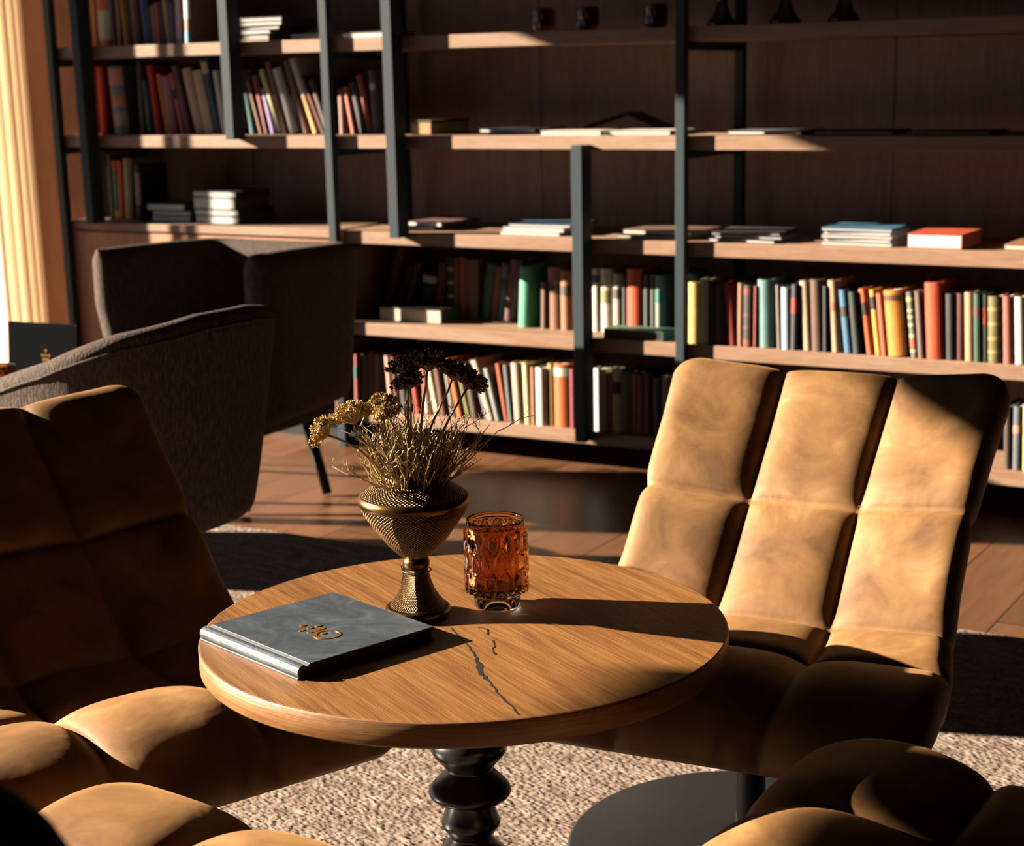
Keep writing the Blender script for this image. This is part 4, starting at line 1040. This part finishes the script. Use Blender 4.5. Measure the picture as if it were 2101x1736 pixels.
def rounded_path(pts, r, n=10):
    pts = [Vector(p) for p in pts]; out = [pts[0]]
    def seg(a, b, k):
        for i in range(1, k + 1): out.append(a.lerp(b, .5 - .5 * math.cos(math.pi * i / k)))
    for i in range(1, len(pts) - 1):
        a, b, c = pts[i-1], pts[i], pts[i+1]; p = b + (a - b).normalized() * r; q = b + (c - b).normalized() * r
        seg(out[-1].copy(), p, 14)
        for j in range(1, n + 1):
            s = j / n; out.append(p * (1 - s) ** 2 + b * 2 * s * (1 - s) + q * s * s)
    seg(out[-1].copy(), pts[-1], 14)
    return out
M_leg = mat('black_leg', lin('#101214'), .4)
def leg(parent, p, q, r0=.016, r1=.012):
    V = []; F = []; tube(V, F, [p, q], [r0, r1], 12); add_mesh('leg', V, F, M_leg, parent, True)

# tall armchair by the cabinet; local frame: faces -y
ga = thing('armchair', 'tall grey tweed armchair with high sides in front of the oak cabinet', 'chair', (-3.385, 4.04, 0), R(2))
pl = rounded_path([(-.285, -.27), (-.30, .31), (.215, .31), (.285, -.27)], .09)
u_shell('shell', pl, lambda s: .775 - .010 * math.cos(2 * math.pi * (s - .5)) , .27, lambda f: .88 + .12 * min(1, f * 1.5) , .105, M_weave, ga)
box('seat_cushion', -.21, .20, -.25, .25, .30, .45, M_weave, ga, .03)
box('under_frame', -.20, .20, -.20, .24, .225, .285, M_weave, ga, .012)
for p_, q_ in (((.155, .13, .235), (.262, .075, .009)), ((-.17, .18, .235), (-.25, .25, .009)), ((-.17, -.16, .235), (-.25, -.22, .009)), ((.13, -.16, .235), (.17, -.22, .009))):
    leg(ga, p_, q_, .019, .015)

# rounded tub armchair seen from behind
gb = thing('armchair', 'rounded grey tweed tub armchair seen from behind, between the velvet chair and cabinet', 'chair', (-2.635, 2.735, 0), R(0))
pts = []
for i in range(61):
    a = R(-205 + 290 * 0 ) if 0 else R(-150 + 300 * i / 60)   # angle from +x (the back)
    ca, sa = math.cos(a), math.sin(a); n_ = 2.6
    rr = .315 / ((abs(ca) ** n_ + abs(sa) ** n_) ** (1 / n_))
    pts.append((rr * ca * 1.0, rr * sa * .95))
def rim(s):
    a = abs(s - .5) * 300
    return .80 - .17 * max(0, (a - 45) / 105) ** 1.25 - .048 * min(1, max(0, (a - 15) / 60))
gbs = u_shell('shell', pts, rim, .315, lambda f: .70 + .30 * f ** .8, .06, M_weave, gb)
V = []; F = []
for sgn in (0,):
    PV = [Vector(p) for p in pts]; n_ = len(PV); ctr = sum(PV, Vector((0, 0))) / n_; q = []
    for i, p in enumerate(PV):
        tt = (PV[min(i + 1, n_ - 1)] - PV[max(i - 1, 0)]).normalized(); zz = rim(i / 60) - .030
        c = ctr + (p - ctr) * (.70 + .30 * max(0, min(1, (zz - .315) / .52)) ** .8) + Vector((tt.y, -tt.x)) * .0305
        q.append((c.x, c.y, zz))
    tube(V, F, q, .0032, 8)
add_mesh('rim_piping', V, F, M_weave, gbs, True)
lathe('seat_cushion', [(0, .34), (.20, .34), (.235, .36), (.24, .42), (.22, .45), (0, .46)], M_weave, gb, 48)
lathe('under_frame', [(0, .26), (.16, .26), (.17, .27), (.17, .345), (0, .345)], M_weave, gb, 48)
for a in (45, 135, 225, 315):
    leg(gb, (.12 * math.cos(R(a)), .12 * math.sin(R(a)), .27), (.20 * math.cos(R(a)), .20 * math.sin(R(a)), .0195))

# two more: one unseen, added to shade the rug, one close to the camera
for loc, rz, sc, lab in (((-4.15, 2.95, 0), 200, 1.0, 'unseen grey tub armchair added on the window side to shade the rug'),
                         ((-.775, .365, 0), 120, 1.14, 'dark tub armchair blurred in the bottom left corner right beside the camera')):
    c = copy_tree(gb); c.location = loc; c.rotation_euler = (0, 0, R(rz)); c.scale = (sc if sc == 1 else .85, sc if sc == 1 else .85, 1.10 if sc != 1 else 1); c['label'] = lab

# side table with a standing menu and a glass
sb = thing('side_table', 'small black round side table between the grey armchairs', 'table', (-3.46, 3.22, .0145))
lathe('tabletop', [(0, .405), (.26, .405), (.265, .40), (.265, .388), (.26, .384), (0, .384)], M_dark, sb, 64)
lathe('column', [(.02, .384), (.02, .012)], M_dark, sb, 24)
lathe('foot_plate', [(0, .012), (.18, .010), (.184, .005), (.18, 0), (0, 0)], M_dark, sb, 64)
M_ink = mat('black_cover', lin('#1c1d22'), .9, 0, .0)
mn = thing('menu_book', 'black menu with copper emblem standing upright on the side table', 'book', (-3.62, 3.30, .4200), 0)
mn.rotation_euler = (R(90 - 6), 0, R(4))
mnc = menu_book(mn, .235, .205, .016, M_ink, M_paperw)
mn.location = (-3.605, 3.33, .4215)
logo(mnc, .135, .085, .0155, .0161, 0, M_gold)
g2 = thing('glass_tumbler', 'amber faceted glass tumbler beside the standing black menu', 'glass', (-3.40, 3.10, .4200))
for chd in g0.children:
    c = chd.copy(); c.parent = g2; C.objects.link(c)

# potted plant whose tip reaches into view at the curtain
pf = thing('potted_plant', 'green leafy plant tip by the sunlit curtain at the left edge', 'plant', (-4.62, 4.02, 0))
lathe('pot', [(0, 0), (.12, 0), (.15, .28), (.16, .30), (.145, .30), (.13, .26), (0, .26)], mat('clay_pot', lin('#7a5a48'), .8), pf, 48)
V = []; F = []; rd = random.Random(3); tube(V, F, [(0, 0, .25), (.02, .01, .55), (.05, .02, .82)], [.008, .006, .003], 6); add_mesh('stem', V, F, M_stem, pf, True)
V = []; F = []
for k in range(70):
    s = rd.uniform(.35, 1); p = Vector((.05 * s, .02 * s, .25 + .57 * s)); a = rd.uniform(0, 6.28)
    d = Vector((math.cos(a), math.sin(a), rd.uniform(-.3, .5))).normalized(); l = rd.uniform(.05, .12); sd_ = d.cross(Vector((0, 0, 1))).normalized() * l * .13
    b = len(V); V += [p, p + d * l * .5 + sd_, p + d * l + Vector((0, 0, -.01)), p + d * l * .5 - sd_, p + d * l * .5 + Vector((0, 0, .003))]
    F += [(b, b + 1, b + 4), (b + 1, b + 2, b + 4), (b + 2, b + 3, b + 4), (b + 3, b, b + 4)]
add_mesh('foliage', V, F, mat('leaf_green', lin('#6c8a3c'), .5), pf, False)
